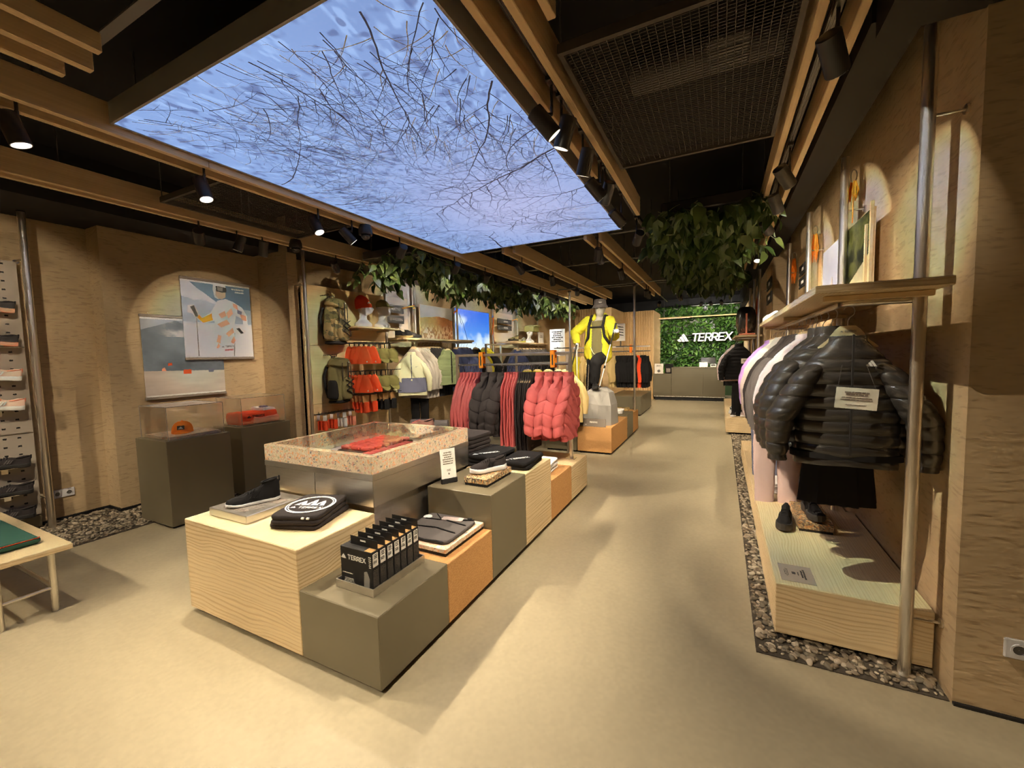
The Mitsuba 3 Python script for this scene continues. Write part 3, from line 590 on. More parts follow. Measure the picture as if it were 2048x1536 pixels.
# ------------------------------------------------------------------ lit ceiling picture
LX0, LX1, LY0, LY1, LZ = -2.945, -.933, 1.127, 4.53, 2.79
lb = thing('ceiling_light_box', 'large backlit ceiling picture of frosted branches against a winter sky', 'light box')
put('frame', ring(LX0, LX1, LY0, LY1, .012, LZ, LZ+.105), 'm_frame', lb); put('cover', box(LX0, LX1, LY0, LY1, LZ+.105, LZ+.112), 'm_frame', lb)
scene[key('picture', lb)] = {'type': 'rectangle', 'to_world': mat4(frame(((LX0+LX1)/2, (LY0+LY1)/2, LZ+.004), ((LX1-LX0)/2-.012, 0, 0), (0, -(LY1-LY0)/2+.012, 0), (0, 0, -1))), 'bsdf': ref('m_black'),
    'emitter': {'type': 'area', 'radiance': proc(f_sky_print), 'sampling_weight': 6.0}}
class Rib:
    def __init__(s): s.v, s.f = [], []
    def seg(s, pts, w0, w1, z):
        n = len(pts); b = len(s.v)
        for i, p in enumerate(pts):
            q = pts[min(i+1, n-1)] - pts[max(i-1, 0)]; q = np.array([-q[1], q[0]])/(np.linalg.norm(q)+1e-9); w = (w0 + (w1-w0)*i/(n-1))/2
            for sgn in (-1, 1):
                a = p + sgn*w*q; s.v.append((min(max(a[0], LX0+.014), LX1-.014), min(max(a[1], LY0+.014), LY1-.014), z))
        for i in range(n-1): a = b+2*i; s.f += [(a, a+2, a+1), (a+1, a+2, a+3)]
    def mesh(s): return trimesh.Trimesh(np.array(s.v), np.array(s.f), process=False)
r = np.random.default_rng(21)
def branch(R, p, a, L, w, depth, z, curl=.35, twig=1.0):
    n = max(3, int(L/.045)); pts = [np.array(p, float)]; kids = []; turn = r.normal()*curl
    for i in range(n):
        a += turn/n + r.normal()*.10; pts.append(pts[-1] + L/n*np.array([math.cos(a), math.sin(a)]))
        if depth > 0 and i > 0 and r.random() < (.62 if depth > 1 else .5)*twig: kids.append((pts[-1], a, i/n))
    pts = [q for q in pts]
    inside = [q for q in pts if LX0 < q[0] < LX1 and LY0 < q[1] < LY1]
    if len(inside) > 1: R.seg(np.array(pts), w, w*.3, z)
    side = 1
    for q, b, f in kids:
        side = -side if r.random() < .8 else side
        branch(R, q, b + side*(.55+.5*r.random()), L*(.26+.30*r.random())*(1-.35*f), max(w*.5, .0022), depth-1, z, curl)
dark, mid, frost = Rib(), Rib(), Rib()
def lbp(u, v): return np.array([LX0 + u*(LX1-LX0), LY0 + v*(LY1-LY0)])
for (u, v), a, L, w, d in (((1.0, .42), 2.75, 1.5, .014, 3), ((.98, .20), 2.3, 1.3, .010, 3), ((.86, .03), 1.9, 1.1, .009, 3), ((.55, .02), 1.35, .95, .008, 3), ((1.0, .62), 2.95, 1.2, .010, 3), ((1.0, .74), 3.2, 1.0, .010, 3), ((.99, .88), 3.5, 1.1, .016, 3),
                          ((.70, .99), -1.9, .5, .016, 3), ((.30, .99), -1.5, .55, .02, 3), ((.05, .72), .25, .8, .010, 3), ((.02, .42), .35, .7, .010, 3), ((.02, .28), .1, .8, .008, 3), ((.1, .02), .9, .8, .007, 3), ((.99, .34), 3.0, .9, .008, 3)):
    branch(dark, lbp(u, v), a, L, w, d, LZ+.0012)
cx, cy = lbp(.52, .66)
for i in range(430):
    a = r.random()*6.283; e = .95+.75*r.random(); p = np.array([cx+math.cos(a)*e*.95, cy+math.sin(a)*e*1.6])
    if LX0 < p[0] < LX1 and LY0 < p[1] < LY1: branch(mid if i % 5 else dark, p, a+math.pi+r.normal()*.35, .25+.35*r.random(), .0055, 2, LZ+(.0020 if i % 5 else .0016), .5)
for i in range(420):
    a = r.random()*6.283; e = .85+.85*r.random(); p = np.array([cx+math.cos(a)*e*.95, cy+math.sin(a)*e*1.6])
    if LX0 < p[0] < LX1 and LY0 < p[1] < LY1: branch(frost, p, a+math.pi+r.normal()*.4, .16+.25*r.random(), .0050, 2, LZ+.0028, .6)
pbr('m_branch_mid', (0.22, 0.30, 0.62), 0.9, 0, 0.1)
put('branch_print', dark.mesh(), 'm_branch', lb, kind='stuff'); put('twig_print', mid.mesh(), 'm_branch', lb, kind='stuff', extra={'emitter': {'type': 'area', 'radiance': rgb((.055, .085, .25)), 'sampling_weight': 0.0}})
put('frost_print', frost.mesh(), 'm_white', lb, kind='stuff', extra={'emitter': {'type': 'area', 'radiance': rgb((.42, .60, .98)), 'sampling_weight': 0.0}})
for k in ('twig_print', 'frost_print'): scene[lb+'__'+k]['flip_normals'] = False
# ------------------------------------------------------------------ black wire grilles
def grille(x0, x1, y0, y1, z, text_, step=.032):
    t = thing('ceiling_grille', text_, 'grille'); w = .0016
    put('mesh', J([box(x-w, x+w, y0, y1, z, z+2*w) for x in np.arange(x0+step, x1, step)] + [box(x0, x1, y-w, y+w, z+2*w, z+4*w) for y in np.arange(y0+step*.6, y1, step*.6)]), 'm_wire', t)
    put('frame', ring(x0-.012, x1+.012, y0-.012, y1+.012, .022, z-.012, z+.03), 'm_wire', t)
    for x in (x0, x1):
        for y in (y0, y1): put('hanger_rod', cyl((x, y, z), (x, y, CEIL), .004, 6), 'm_bar', t)
grille(-.63, .27, 1.80, 3.06, 2.80, 'black wire grille over the aisle right of the lit picture')
grille(-4.02, -3.20, 1.83, 3.03, 2.80, 'black wire grille left of the lit picture')
t = thing('air_grille', 'dim grey air outlet behind the black wire grille', 'air vent'); put('frame', box(-.08, .12, 2.45, 2.72, 3.05, 3.08, .004), 'm_bar', t)
for y in np.arange(2.48, 2.70, .03): put('slat', box(-.07, .11, y, y+.015, 3.043, 3.05), 'm_frame', t)
put('duct', box(-.06, .10, 2.47, 2.70, 3.08, CEIL), 'm_bar', t)
t = thing('air_duct', 'dark round air duct above the black wire grille', 'duct'); put('tube', cyl((-.5, 2.75, 3.18), (.28, 2.75, 3.18), .10, 20), 'm_bar', t, True)
# ------------------------------------------------------------------ track spotlights
def lamp_parts(r_=.042, L=.15):
    return dict(body=P(J([loft([sell(r_*f, r_*f, 24, 1)+np.array([0, 0, z]) for f, z in ((.75, L*.5), (.98, L*.5-.004), (1.0, L*.5-.012), (1.0, -L*.5+.003), (.985, -L*.5), (.90, -L*.5), (.90, -L*.5+.004))])]), 40),
                lens=P(cyl((0, 0, -L*.5+.006), (0, 0, -L*.5+.0015), r_*.86, 24), 30), rim=P(mv(trimesh.creation.annulus(r_*.86, r_*.93, .003, 24), trs(0, 0, -L*.5-.0005)), 30))
LP = lamp_parts()
scene['m_lens'] = {'type': 'twosided', 'bsdf': {'type': 'diffuse', 'reflectance': rgb((.8, .8, .78))}}
NL = [0]
def lamp(x, y, z, target, I, cut=32.0, text_='', zt=2.83, beam_=None, col=WARM, on=True, lens_on=True, group=None):
    t = thing('track_spotlight', text_, 'spotlight', group)
    c = np.array([x, y, z]); d = np.array(target, float)-c; d /= np.linalg.norm(d); ex = np.cross(d, [0, 1.0, 0.02]); ex /= np.linalg.norm(ex); ey = np.cross(-d, ex)
    c = c - d*.06; M = frame(c, ex, ey, -d)
    for k, m in (('body', 'm_lamp'), ('rim', 'm_white')): scene[key(k, t)] = {**LP[k], 'bsdf': ref(m), 'to_world': mat4(M)}
    L = {**LP['lens'], 'bsdf': ref('m_lens'), 'to_world': mat4(M)}
    if lens_on: L['emitter'] = {'type': 'area', 'radiance': rgb((5.0, 4.6, 3.6)), 'sampling_weight': 0.0}
    scene[key('lens', t)] = L
    # stem from the track ends in a fork beside the body
    top = c - d*.045
    put('stem', J([cyl((x, y, top[2]+.02), (x, y, zt), .007, 10), tube([(x, y, top[2]+.045), (x+.0, y, top[2]+.01), tuple(top)], .009, 8), box(x-.016, x+.016, y-.045, y+.045, zt-.022, zt-.001, .003)]), 'm_lamp', t)
    if on and I > 0:
        o = c + d*.085
        NL[0] += 1
        scene[f'lamp_light_{NL[0]:02d}'] = {'type': 'spot', 'intensity': rgb(col*I), 'cutoff_angle': float(cut), 'beam_width': float(beam_ or cut*.55), 'to_world': T().look_at(origin=o.tolist(), target=(o+d).tolist(), up=[0.01, 1, 0.03])}
LZC = 2.585
def row(xt, items, where, off=0.0):
    for i, (y, tgt, I, cut, lens) in enumerate(items):
        lamp(xt, y, LZC, tgt, I, cut, f'{ORD[i]} black track spotlight from the front {where}', lens_on=lens)
# left of the picture: over the island and the floor
row(-3.045, [(.816, (-2.75, 1.35, .57), 15, 40, True), (1.633, (-2.35, 1.75, .6), 13, 36, True), (2.50, (-2.0, 2.6, .6), 12, 36, True), (2.86, (-2.3, 4.1, 1.0), 18, 36, True),
             (3.50, (-4.75, 4.4, 1.5), 16, 36, True), (4.52, (-4.75, 5.7, 1.3), 14, 36, True), (5.3, (-4.8, 6.7, 1.3), 12, 36, False), (6.5, (-4.9, 7.6, 1.6), 10, 36, True), (7.35, (-4.9, 9.7, 1.7), 16, 40, True), (8.3, (-3.9, 12, 1.3), 14, 40, True)], 'on the track left of the lit picture')
# in front of the left wall: wash on the posters, shoes and shelves
row(-4.188, [(.80, (-5.65, .9, 1.5), 9, 50, False), (2.17, (-5.46, 2.9, 1.75), 15, 30, False), (2.50, (-4.75, 2.1, .8), 0, 36, False), (2.75, (-4.95, 3.0, .8), 3, 30, True), (3.66, (-4.72, 4.4, 2.0), 0, 44, False), (5.9, (-5.1, 6.0, 2.2), 11, 60, False), (7.9, (-5.1, 8.2, 2.3), 8, 60, False), (9.9, (-5.1, 10.2, 2.1), 12, 60, False)], 'on the track before the left wall')
# right of the picture: over the island and the right wall
row(-.75, [(.98, (-1.55, 1.5, .4), 10, 38, True), (2.0, (.42, 2.85, 1.0), 26, 27, True), (2.14, (-1.55, 2.4, .55), 13, 36, True), (2.52, (-1.5, 3.1, .55), 10, 36, True), (2.94, (.5, 4.0, .9), 13, 34, True), (3.05, (-1.6, 4.1, 1.0), 13, 34, True), (3.62, (.5, 5.2, .9), 11, 36, True), (4.32, (-1.75, 6.4, 1.4), 26, 30, True)], 'on the track right of the lit picture')
row(-.75, [], '')
for i, (y, tgt, I, lens) in enumerate(((7.98, (-1.7, 9.9, .9), 12, True), (8.35, (.3, 8.6, .9), 10, True), (9.1, (-.3, 10.5, 0), 12, True), (9.45, (-.6, 13.6, .6), 14, True))):
    lamp(-.75, y, LZC, tgt, I, 40, f'{ORD[i]} black spotlight behind the hanging plants over the aisle', lens_on=lens)
# before the right wall
row(.395, [(2.10, (.87, 3.05, 1.75), 10, 36, False), (3.35, (.86, 3.9, 2.0), 5.5, 58, False), (3.95, (.80, 4.6, 1.5), 5, 50, False), (4.60, (.86, 5.4, 2.0), 5, 58, False), (5.94, (.1, 5.0, .6), 0, 45, True)], 'on the track before the right wall')
row(-2.335, [(5.03, (-1.75, 6.5, 1.3), 15, 32, False), (6.16, (-2.4, 7.5, .6), 0, 40, False), (7.39, (-3.2, 10.4, 1.2), 15, 36, True)], 'on the track of the middle beam pair')
row(-1.28, [(4.83, (-1.75, 5.9, 1.3), 0, 34, True), (5.0, (-1.2, 7.0, 0), 12, 44, False), (6.2, (-1.0, 8.5, 0), 0, 44, False), (8.4, (-1.6, 10.2, 1.0), 0, 44, False), (8.7, (-1.6, 10.6, 1.0), 0, 44, False), (10.3, (-1.9, 13.7, 1.4), 14, 44, True)], 'on the track of the right beam pair')
for i, (x, y, z, tgt, I) in enumerate(((-.47, 12.3, 2.72, (-.9, 15.4, 1.7), 22), (-.23, 12.3, 2.72, (.1, 15.4, 1.8), 22), (.02, 12.3, 2.72, (.3, 15.4, 1.0), 10), (-.39, 13.0, 2.66, (-.4, 15.4, 1.9), 12))):
    lamp(x, y, z, tgt, I, 44, f'{ORD[i]} spotlight from the left aimed at the planted wall', zt=CEIL, col=np.array([1.0, .93, .78]))
for i, (x, y, tgt) in enumerate(((-3.045, -.7, (-2.2, -.4, 0)), (-.75, -.8, (-.3, -.3, 0)), (-4.188, -.6, (-4.6, .2, .6)), (.395, -.6, (.9, -.2, 0)))):
    lamp(x, y, LZC, tgt, 16, 46, f'{ORD[i]} track spotlight near the shop entrance')
# domes of the ceiling cameras
for i, (x, y) in enumerate(((-3.0, 2.98), (-4.10, 3.06))):
    t = thing('dome_camera', ('black dome camera under the beam left of the lit picture', 'black dome camera under the beam above the posters')[i], 'camera')
    z = 2.66 if i == 0 else 2.70
    put('housing', lathe([(.0, z+.09), (.05, z+.09), (.062, z+.06), (.065, z+.02), (.06, z), (.0, z)], 24).apply_translation((x, y, 0)), 'm_lamp', t, 30)
    put('dome', lathe([(.0, z), (.045, z), (.042, z-.018), (.028, z-.036), (.012, z-.044), (.0, z-.045)], 24).apply_translation((x, y, 0)), 'm_gloss_black', t, True)
# ------------------------------------------------------------------ hanging plants
def plant(name, text_, xs, ys, zr, nleaf, nrest, seed, size, dens):
    r = np.random.default_rng(seed); t = thing(name, text_, 'hanging plant'); rest = [[] for _ in range(4)]; vines = []
    put('trough', box(xs[0]+.05, xs[1]-.05, ys[0]+.05, ys[1]-.05, zr[1], zr[1]+.10, .01), 'm_lamp', t)
    for x in (xs[0]+.12, xs[1]-.12):
        for y in (ys[0]+.15, ys[1]-.15): put('hanger_rod', cyl((x, y, zr[1]+.1), (x, y, CEIL), .004, 6), 'm_bar', t)
    P_ = []
    while len(P_) < nleaf+nrest:
        x, y = xs[0]+(xs[1]-xs[0])*r.random(), ys[0]+(ys[1]-ys[0])*r.random(); drop = (zr[1]-zr[0])*(.25+.75*meshkit.noise(np.array([x*2.3, y*2.3, seed]), 3))
        n = int(3+r.integers(0, 5)); q = np.array([x, y, zr[1]+.06]); path = [q.copy()]; a = r.random()*6.28
        for i in range(n):
            q = q + np.array([math.cos(a)*.05, math.sin(a)*.05, -drop/n*(.7+.6*r.random())]); a += r.normal()*.8; path.append(q.copy()); P_.append((q.copy(), r.random()*6.28))
        if len(vines) < 90: vines.append(tube(path, .003, 4, False))
    for i, (q, a) in enumerate(P_[:nleaf+nrest]):
        c = int(r.choice(4, p=[.42, .30, .10, .18])); s = size*(.65+.7*r.random()); M = orient(q, (math.cos(a), math.sin(a), -.45-1.0*r.random()), r.normal()*.8, s)
        if i % ((nleaf+nrest)//nleaf) == 0: put('leaf', LEAFP, f'm_leaf_{c}', t, M=M)
        else: rest[c].append(mv(LEAF, M))
    put('vines', J(vines), 'm_vine', t, True, kind='stuff')
    for c in range(4):
        if rest[c]: put('leaves', J(rest[c]), f'm_leaf_{c}', t, True, kind='stuff')
plant('hanging_plant', 'big leafy green plant hanging over the aisle, nearest trough', (-.56, .28), (4.15, 5.3), (2.45, 2.78), 200, 500, 31, .155, 1)
plant('hanging_plant', 'big leafy green plant hanging over the aisle, middle trough', (-.60, .28), (5.4, 6.7), (2.42, 2.75), 160, 460, 32, .15, 1)
plant('hanging_plant', 'big leafy green plant hanging over the aisle, farthest trough', (-.60, .26), (6.8, 8.3), (2.40, 2.72), 100, 420, 33, .15, 1)
plant('hanging_plant', 'leafy green plant hanging above the backpack panel and caps, nearest left trough', (-4.05, -3.2), (3.85, 5.9), (2.36, 2.72), 170, 520, 34, .13, 1)
plant('hanging_plant', 'leafy green plant hanging above the autumn photograph, middle left trough', (-4.05, -3.2), (6.0, 8.0), (2.33, 2.70), 130, 480, 35, .13, 1)
plant('hanging_plant', 'leafy green plant hanging above the blue screen, farthest left trough', (-4.05, -3.2), (8.1, 10.2), (2.36, 2.70), 90, 420, 36, .13, 1)
# ------------------------------------------------------------------ garments on hangers: local x across the shoulders, y the thickness, z up, hook at z = 0 on the rail
def hanger_proto():
    hook = tube([(0, 0, -.115), (0, 0, -.055), (.006, 0, -.040), (.022, 0, -.026), (.026, 0, -.006), (.020, 0, .010), (.006, 0, .0165), (-.010, 0, .012), (-.018, 0, .0)], .0022, 6)
    pts = [(-.118, -.180), (-.114, -.186), (-.07, -.172), (0, -.168), (.07, -.172), (.114, -.186), (.118, -.180), (.08, -.145), (.05, -.098), (.03, -.078), (-.03, -.078), (-.05, -.098), (-.08, -.145)]
    bar = mv(prism(pts, -.006, .006), frame((0, 0, 0), (1, 0, 0), (0, 0, 1), (0, -1, 0)))
    return [('hook', P(hook, True), 'm_chrome'), ('bar', P(bar), 'm_hanger')]
HANG = hanger_proto()
def garment(W=.235, L=.66, D=.075, slen=.56, srad=(.068, .045), puff=0.0, quilt=.08, diag=0.0, collar='stand', hem=1.0, seed=0, rows=44, n=40, fold=.012, spread=.05, fwd=.02, neck=-.105):
    """parts of one garment: body, sleeve, sleeve, collar (or hood)"""
    out = []
    def bulge(z, a, x=0): 
        if not puff: return 0*z
        ph = (z + diag*x)/quilt*math.pi
        return puff*(np.abs(np.sin(ph))**.42 - .55)
    zs = np.concatenate([[0, .012, .03, .055], np.linspace(.085, 1, rows)])*L
    rings = []
    for i, s in enumerate(zs):
        t = s
        w = np.interp(t, [0, .02, .06, .11, .17, .26, L*.7, L], [.062, .078, W*.56, W*.78, W*.90, W*.97, W, W*hem]); d = np.interp(t, [0, .05, .14, L*.5, L], [min(.05, D*1.2), D*.75, D*.95, D, D*.92])
        R = sell(w, d, n, .80); z = neck - t - 0.012*np.abs(R[:, 0])/W
        R[:, 2] = z
        b = bulge(z, None, R[:, 0]*np.sign(R[:, 1]+1e-9))
        f = fold*min(1, t/.25)
        R[:, 1] += np.sign(R[:, 1])*b + f*2*nz(R*np.array([1, .2, .35]), 11, seed) + f*.6*nz(R, 28, seed+3)
        R[:, 0] += .6*b*np.sign(R[:, 0])*np.abs(R[:, 0])/W
        rings.append(R)
    rings.append(rings[-1]*np.array([.93, .75, 1])+np.array([0, 0, .012]))
    rings.append(rings[-2]*np.array([.90, .70, 1])+np.array([0, 0, .06]))
    out.append(('body', loft(rings), 'body'))
    if slen:
        for sg in (-1, 1):
            m = max(10, int(rows*.8)); u = np.linspace(0, 1, m)
            px = sg*np.interp(u, [0, .12, .3, .6, .85, 1], [W*.50, W*.74, W*.95, W*1.0+spread*.8, W*.98+spread, W*.96+spread]); pz = neck-.062 - u*slen - srad[0]*.75*(1-u)**3; py = -fwd*np.sin(u*math.pi*.6) + .01*np.sin(u*5+seed)
            path = np.stack([px, py, pz], 1); rr = np.interp(u, [0, .1, .5, .9, 1], [srad[0]*.6, srad[0]*.9, srad[0]*1.05, srad[1], srad[1]*.85])
            if puff: rr = rr + puff*.9*(np.abs(np.sin(pz/quilt*math.pi))**.42 - .5)
            R = []
            for k in range(m):
                c = sell(rr[k]*.82, rr[k], 18, .95); c[:, 2] = diag*.5*c[:, 1]; c = c + path[k]; c += .008*nz(c, 22, seed+7)[:, None]*np.array([1, 1, .3]); R.append(c)
            out.append(('sleeve', loft(R), 'sleeve'))
    if collar == 'stand':
        R = [sell(.070*f, min(.052, D*1.15)*f, 24, .9)+np.array([0, 0, neck+z]) for f, z in ((1.05, -.03), (1.02, .0), (.98, .03), (.93, .034), (.88, .028), (.9, -.02))]; out.append(('collar', loft(R, False), 'collar'))
    elif collar == 'hood':
        R = []
        for k, a in enumerate(np.linspace(0, 1, 9)):
            R.append(sell(.085*math.sin(.5+2.3*a)+.012, .062*math.sin(.4+2.4*a)+.008, 20, .9)+np.array([0, .055+.01*a, neck+.02-.20*a]))
        out.append(('hood', loft(R), 'hood'))
    elif collar == 'crew':
        R = [sell(.072*f, min(.050, D*1.2)*f, 20, .95)+np.array([0, 0, neck+z]) for f, z in ((1.06, -.02), (1.04, .004), (.98, .008), (.93, .002), (.95, -.02))]; out.append(('collar', loft(R, False), 'collar'))
    return [(a, P(b, 50), c) for a, b, c in out]
def trousers(W=.17, L=.92, D=.045, seed=0, skirt=False):
    rings = []
    if skirt:
        for i in range(26):
            t = i/25; R = sell(W*(.85+.12*t), D*(1+.3*t), 44, .85); a = np.arctan2(R[:, 1], R[:, 0]); k = 1+.16*t*np.sin(a*11+seed); R[:, :2] *= k[:, None]; R[:, 2] = -.12-t*L; rings.append(R)
        return [('body', P(loft(rings), 50), 'body')]
    out = []
    for i in range(8):
        t = i/7; R = sell(W*(.92+.08*t), D, 32, .8); R[:, 2] = -.12-t*.24; R[:, 1] += .012*nz(R, 18, seed); rings.append(R)
    out.append(('waist', P(loft(rings), 50), 'body'))
    for sg in (-1, 1):
        rings = []
        for i in range(18):
            t = i/17; R = sell(W*(.50-.14*t), D*(.98-.15*t), 22, .85); R[:, 0] += sg*W*(.5-.03*t); R[:, 2] = -.34-t*(L-.24); R += .014*nz(R, 14, seed+2)[:, None]*np.array([.6, 1, .1]); rings.append(R)
        out.append(('leg', P(loft(rings), 50), 'sleeve'))
    return out
def hang(proto, name, text_, x, y, z, rz, mats, group=None, hanger='beige card hanger', hook=True, tilt=0.0, cat=None, s=1.0):
    """one garment with its own hanger; rz: 0 = across x"""
    M = trs(x, y, z, rz, s=s) @ trs(0, 0, 0, 0, tilt)
    g = stamp(proto, name, text_, cat or name.split('_')[-1], M, group, mats)
    if hook: stamp(HANG, 'coat_hanger', hanger, 'hanger', trs(x, y, z+.0, rz), 'hangers of the clothes rails')
    return g
G_THIN = [garment(D=.042, L=.64, seed=i, spread=.03, fold=.010, srad=(.055, .036), rows=30, n=32, collar='crew') for i in range(3)]
G_FLEECE = [garment(W=.225, D=.020, L=.70, seed=10+i, spread=.035, srad=(.026, .022), slen=.60, fwd=0, rows=30, n=32, collar='stand') for i in range(3)]
G_PUFF = [garment(W=.20, D=.050, L=.68, seed=20+i, puff=.024, quilt=.125, diag=.8*(-1)**i, srad=(.062, .050), spread=.085, rows=80, n=48, fold=.014, slen=.56, fwd=-.02, hem=.92) for i in range(4)]
G_VEST = [garment(W=.20, D=.021, L=.78, seed=30+i, slen=0, rows=30, n=32, fold=.014, hem=.92) for i in range(2)]
G_DOWN = [garment(W=.225, D=.10, L=.60, seed=40+i, puff=.0125, quilt=.062, srad=(.075, .05), spread=.055, rows=100, n=56, fold=.010, collar='stand', fwd=.05) for i in range(2)]
G_COAT = [garment(W=.235, D=.06, L=.74, seed=50+i, srad=(.068, .048), spread=.04, rows=34, n=36, collar='hood') for i in range(2)]
G_SAGE = garment(W=.225, D=.09, L=.60, seed=60, slen=0, puff=.014, quilt=.092, rows=70, n=44, collar='hood')
TRS = [trousers(seed=i) for i in range(2)]
SKIRT = trousers(.165, .46, .055, 3, True)
Q = math.pi/2
# --- island rack, rail along x at y 4.25, z 1.395
RY, RZ = 4.25, 1.395-.0165
def cols(body, sleeve=None, collar=None): return {'body': body, 'sleeve': sleeve or body, 'collar': collar or body, 'hood': collar or body}
def rackrow(xs, protos, name, what, where, mats, cat, dz=0.0, hook_text='beige card hanger on the island rack, holding a ', rzj=.06):
    for i, x in enumerate(xs):
        hang(protos[i % len(protos)], name, f'{ORD[i]} {what} from the left {where}', x, RY, RZ+dz, Q+rng.normal()*rzj, mats, hanger=hook_text+f'{ORD[i]} {what}', cat=cat)
rackrow(np.linspace(-2.79, -2.56, 6), G_FLEECE, 'fleece_jacket', 'pink fleece', 'at the left end of the island rack', cols('c_pink'), 'jacket', rzj=.03)
on_rack = 'between pink fleeces and pink vests'
rackrow((-2.47, -2.36, -2.25), G_PUFF, 'puffer_jacket', 'charcoal puffer', on_rack, cols('c_charcoal'), 'jacket', rzj=.03)
rackrow(np.linspace(-2.185, -2.04, 5), G_VEST, 'fleece_vest', 'pink vest', 'in the middle of the island rack', cols('c_pink'), 'vest', rzj=.03)
rackrow(np.linspace(-2.005, -1.865, 6), [garment(W=.20, D=.013, L=.82, seed=70, slen=0, rows=26, n=30, fold=.016)], 'fleece_vest', 'black vest', 'on the island rack between pink vests and pink puffers', cols('c_charcoal'), 'vest', rzj=.03)
rackrow((-1.775, -1.667, -1.558, -1.45), G_PUFF, 'puffer_jacket', 'coral pink puffer jacket', 'at the right end of the island rack', cols('c_pink'), 'jacket', rzj=.03)
# --- right wall, nearest rail along y at x 0.505, z 1.70
def wallrow(ys, protos, name, what, mats, x=.53, z=1.70-.0165, cat='jacket', rzj=.04, where='on the nearest right wall rail', hook=True):
    for i, y in enumerate(ys):
        hang(protos[i % len(protos)], name, f'{ORD[i]} {what} from the front {where}', x+rng.normal()*.004, y, z, rng.normal()*rzj, mats, hanger=f'beige card hanger {where} holding the {ORD[i]} {what}', cat=cat, hook=hook)
BLK = cols('c_puffer')
def front_jacket():
    G = garment(W=.205, D=.085, L=.62, seed=80, puff=.012, quilt=.060, srad=(.080, .056), spread=.085, rows=120, n=72, fold=.010, collar='crew', fwd=.07, slen=.55, neck=-.135)
    t = hang(G, 'puffer_jacket', 'front black quilted puffer jacket with white emblem and hanging card', .555, 2.56, RZ_R, -.05, BLK, hanger='frontmost beige card hanger with print on the right wall rail', cat='jacket')
    put('emblem', mv(logo(.030, .002), front(.624, 2.456, 1.425)), 'm_white', t)
    put('zip', box(.549, .557, 2.436, 2.444, .99, 1.56), 'm_black', t)
    put('hem_band', mv(loft([sell(.226, .084, 40, .8)+np.array([0, 0, z]) for z in (0, .03)]), trs(.555, 2.56, .955)), 'c_black', t)
    put('hanger_print', mv(brand(.009), front(.555, 2.5525, 1.5785)), 'm_board', t)
    c = thing('info_card', 'beige printed card hung in front of the black puffer jacket', 'card')
    put('card', mv(box(-.082, .082, -.052, .052, 0, .0012), trs(0, 0, 0)) if False else mv(box(-.078, .078, -.049, .049, 0, .0015), frame((.560, 2.400, 1.265), (.9976, 0, -.07), (.07, 0, .9976), (0, -1, 0))), 'm_paper', c)
    put('print', mv(J([mv(lines(.11, .020, 2, 1, .7), trs(0, .022, .002)), mv(lines(.12, .020, 2, 2, .35), trs(0, -.002, .002)), mv(lines(.08, .006, 1, 3, .3), trs(0, -.030, .002))]), frame((.560, 2.3995, 1.265), (.9976, 0, -.07), (.07, 0, .9976), (0, -1, 0))), 'm_board', c)
    put('cord', J([cyl((.560+s*.07, 2.400, 1.305), (.560+s*.045, 2.452, 1.42), .0008, 5) for s in (-1, 1)]), 'm_bar', c)
RZ_R = 1.70-.0165
front_jacket()
stamp(HANG, 'coat_hanger', 'empty steel hook hanger behind the front black jacket', 'hanger', trs(.535, 2.62, RZ_R), None) if False else None
wallrow((2.72, 2.86), G_DOWN, 'puffer_jacket', 'glossy black puffer', BLK, x=.52)
wallrow((2.99, 3.07, 3.14), G_THIN, 'running_top', 'pale blush top', cols('c_blush'), cat='top', x=.50)
wallrow((3.28, 3.40, 3.52), G_COAT, 'rain_jacket', 'black rain jacket', cols('c_charcoal', 'c_greydark', 'c_charcoal'), x=.49)
wallrow((3.68, 3.80), G_COAT, 'wind_jacket', 'dark grey hooded jacket', cols('c_greydark', 'c_charcoal'), x=.49)
wallrow((3.95, 4.06, 4.16, 4.26), G_COAT, 'midlayer_jacket', 'mauve grey midlayer', cols('c_mauve', 'c_mauve', 'c_mauve'), x=.48)
wallrow((4.40, 4.50), G_THIN, 'running_top', 'ecru top', cols('c_ecru'), cat='top', x=.48)
wallrow((4.62, 4.71, 4.80, 4.88), G_THIN, 'running_top', 'lilac long sleeved top', cols('c_lilac'), cat='top', x=.47)
# lower row under the jackets: skirts, leggings
for i, (y, x, z, pr, m, tx) in enumerate(((2.86, .585, 1.21, SKIRT, 'c_black', 'black pleated skirt below the front puffer jacket'), (2.99, .62, 1.20, SKIRT, 'c_black', 'second black pleated skirt behind the front skirt'), (3.95, .42, 1.08, TRS[0], 'c_blush', 'pale blush running tights below the right wall jackets'),
                                           (4.75, .45, 1.10, TRS[1], 'c_slate', 'slate blue tights under the dark jackets of the right wall'), (5.6, .60, 1.05, TRS[0], 'c_black', 'black trousers hanging low behind the fourth pole'))):
    hang(pr, 'skirt' if pr is SKIRT else 'tights', tx, x, y, z, 0.03*(i-1), {'body': m, 'sleeve': m}, hook=False, cat='skirt' if pr is SKIRT else 'trousers')
t = thing('clothes_rail', 'low steel rail carrying the black skirts and tights', 'clothes rail'); put('bar', J([cyl((.60, 2.80, 1.10), (.60, 5.0, 1.10), .008, 8), cyl((.765, 5.0, 1.10), (.60, 5.0, 1.10), .008, 8), cyl((.765, 2.80, 1.10), (.60, 2.80, 1.10), .008, 8)]), 'm_pole', t)
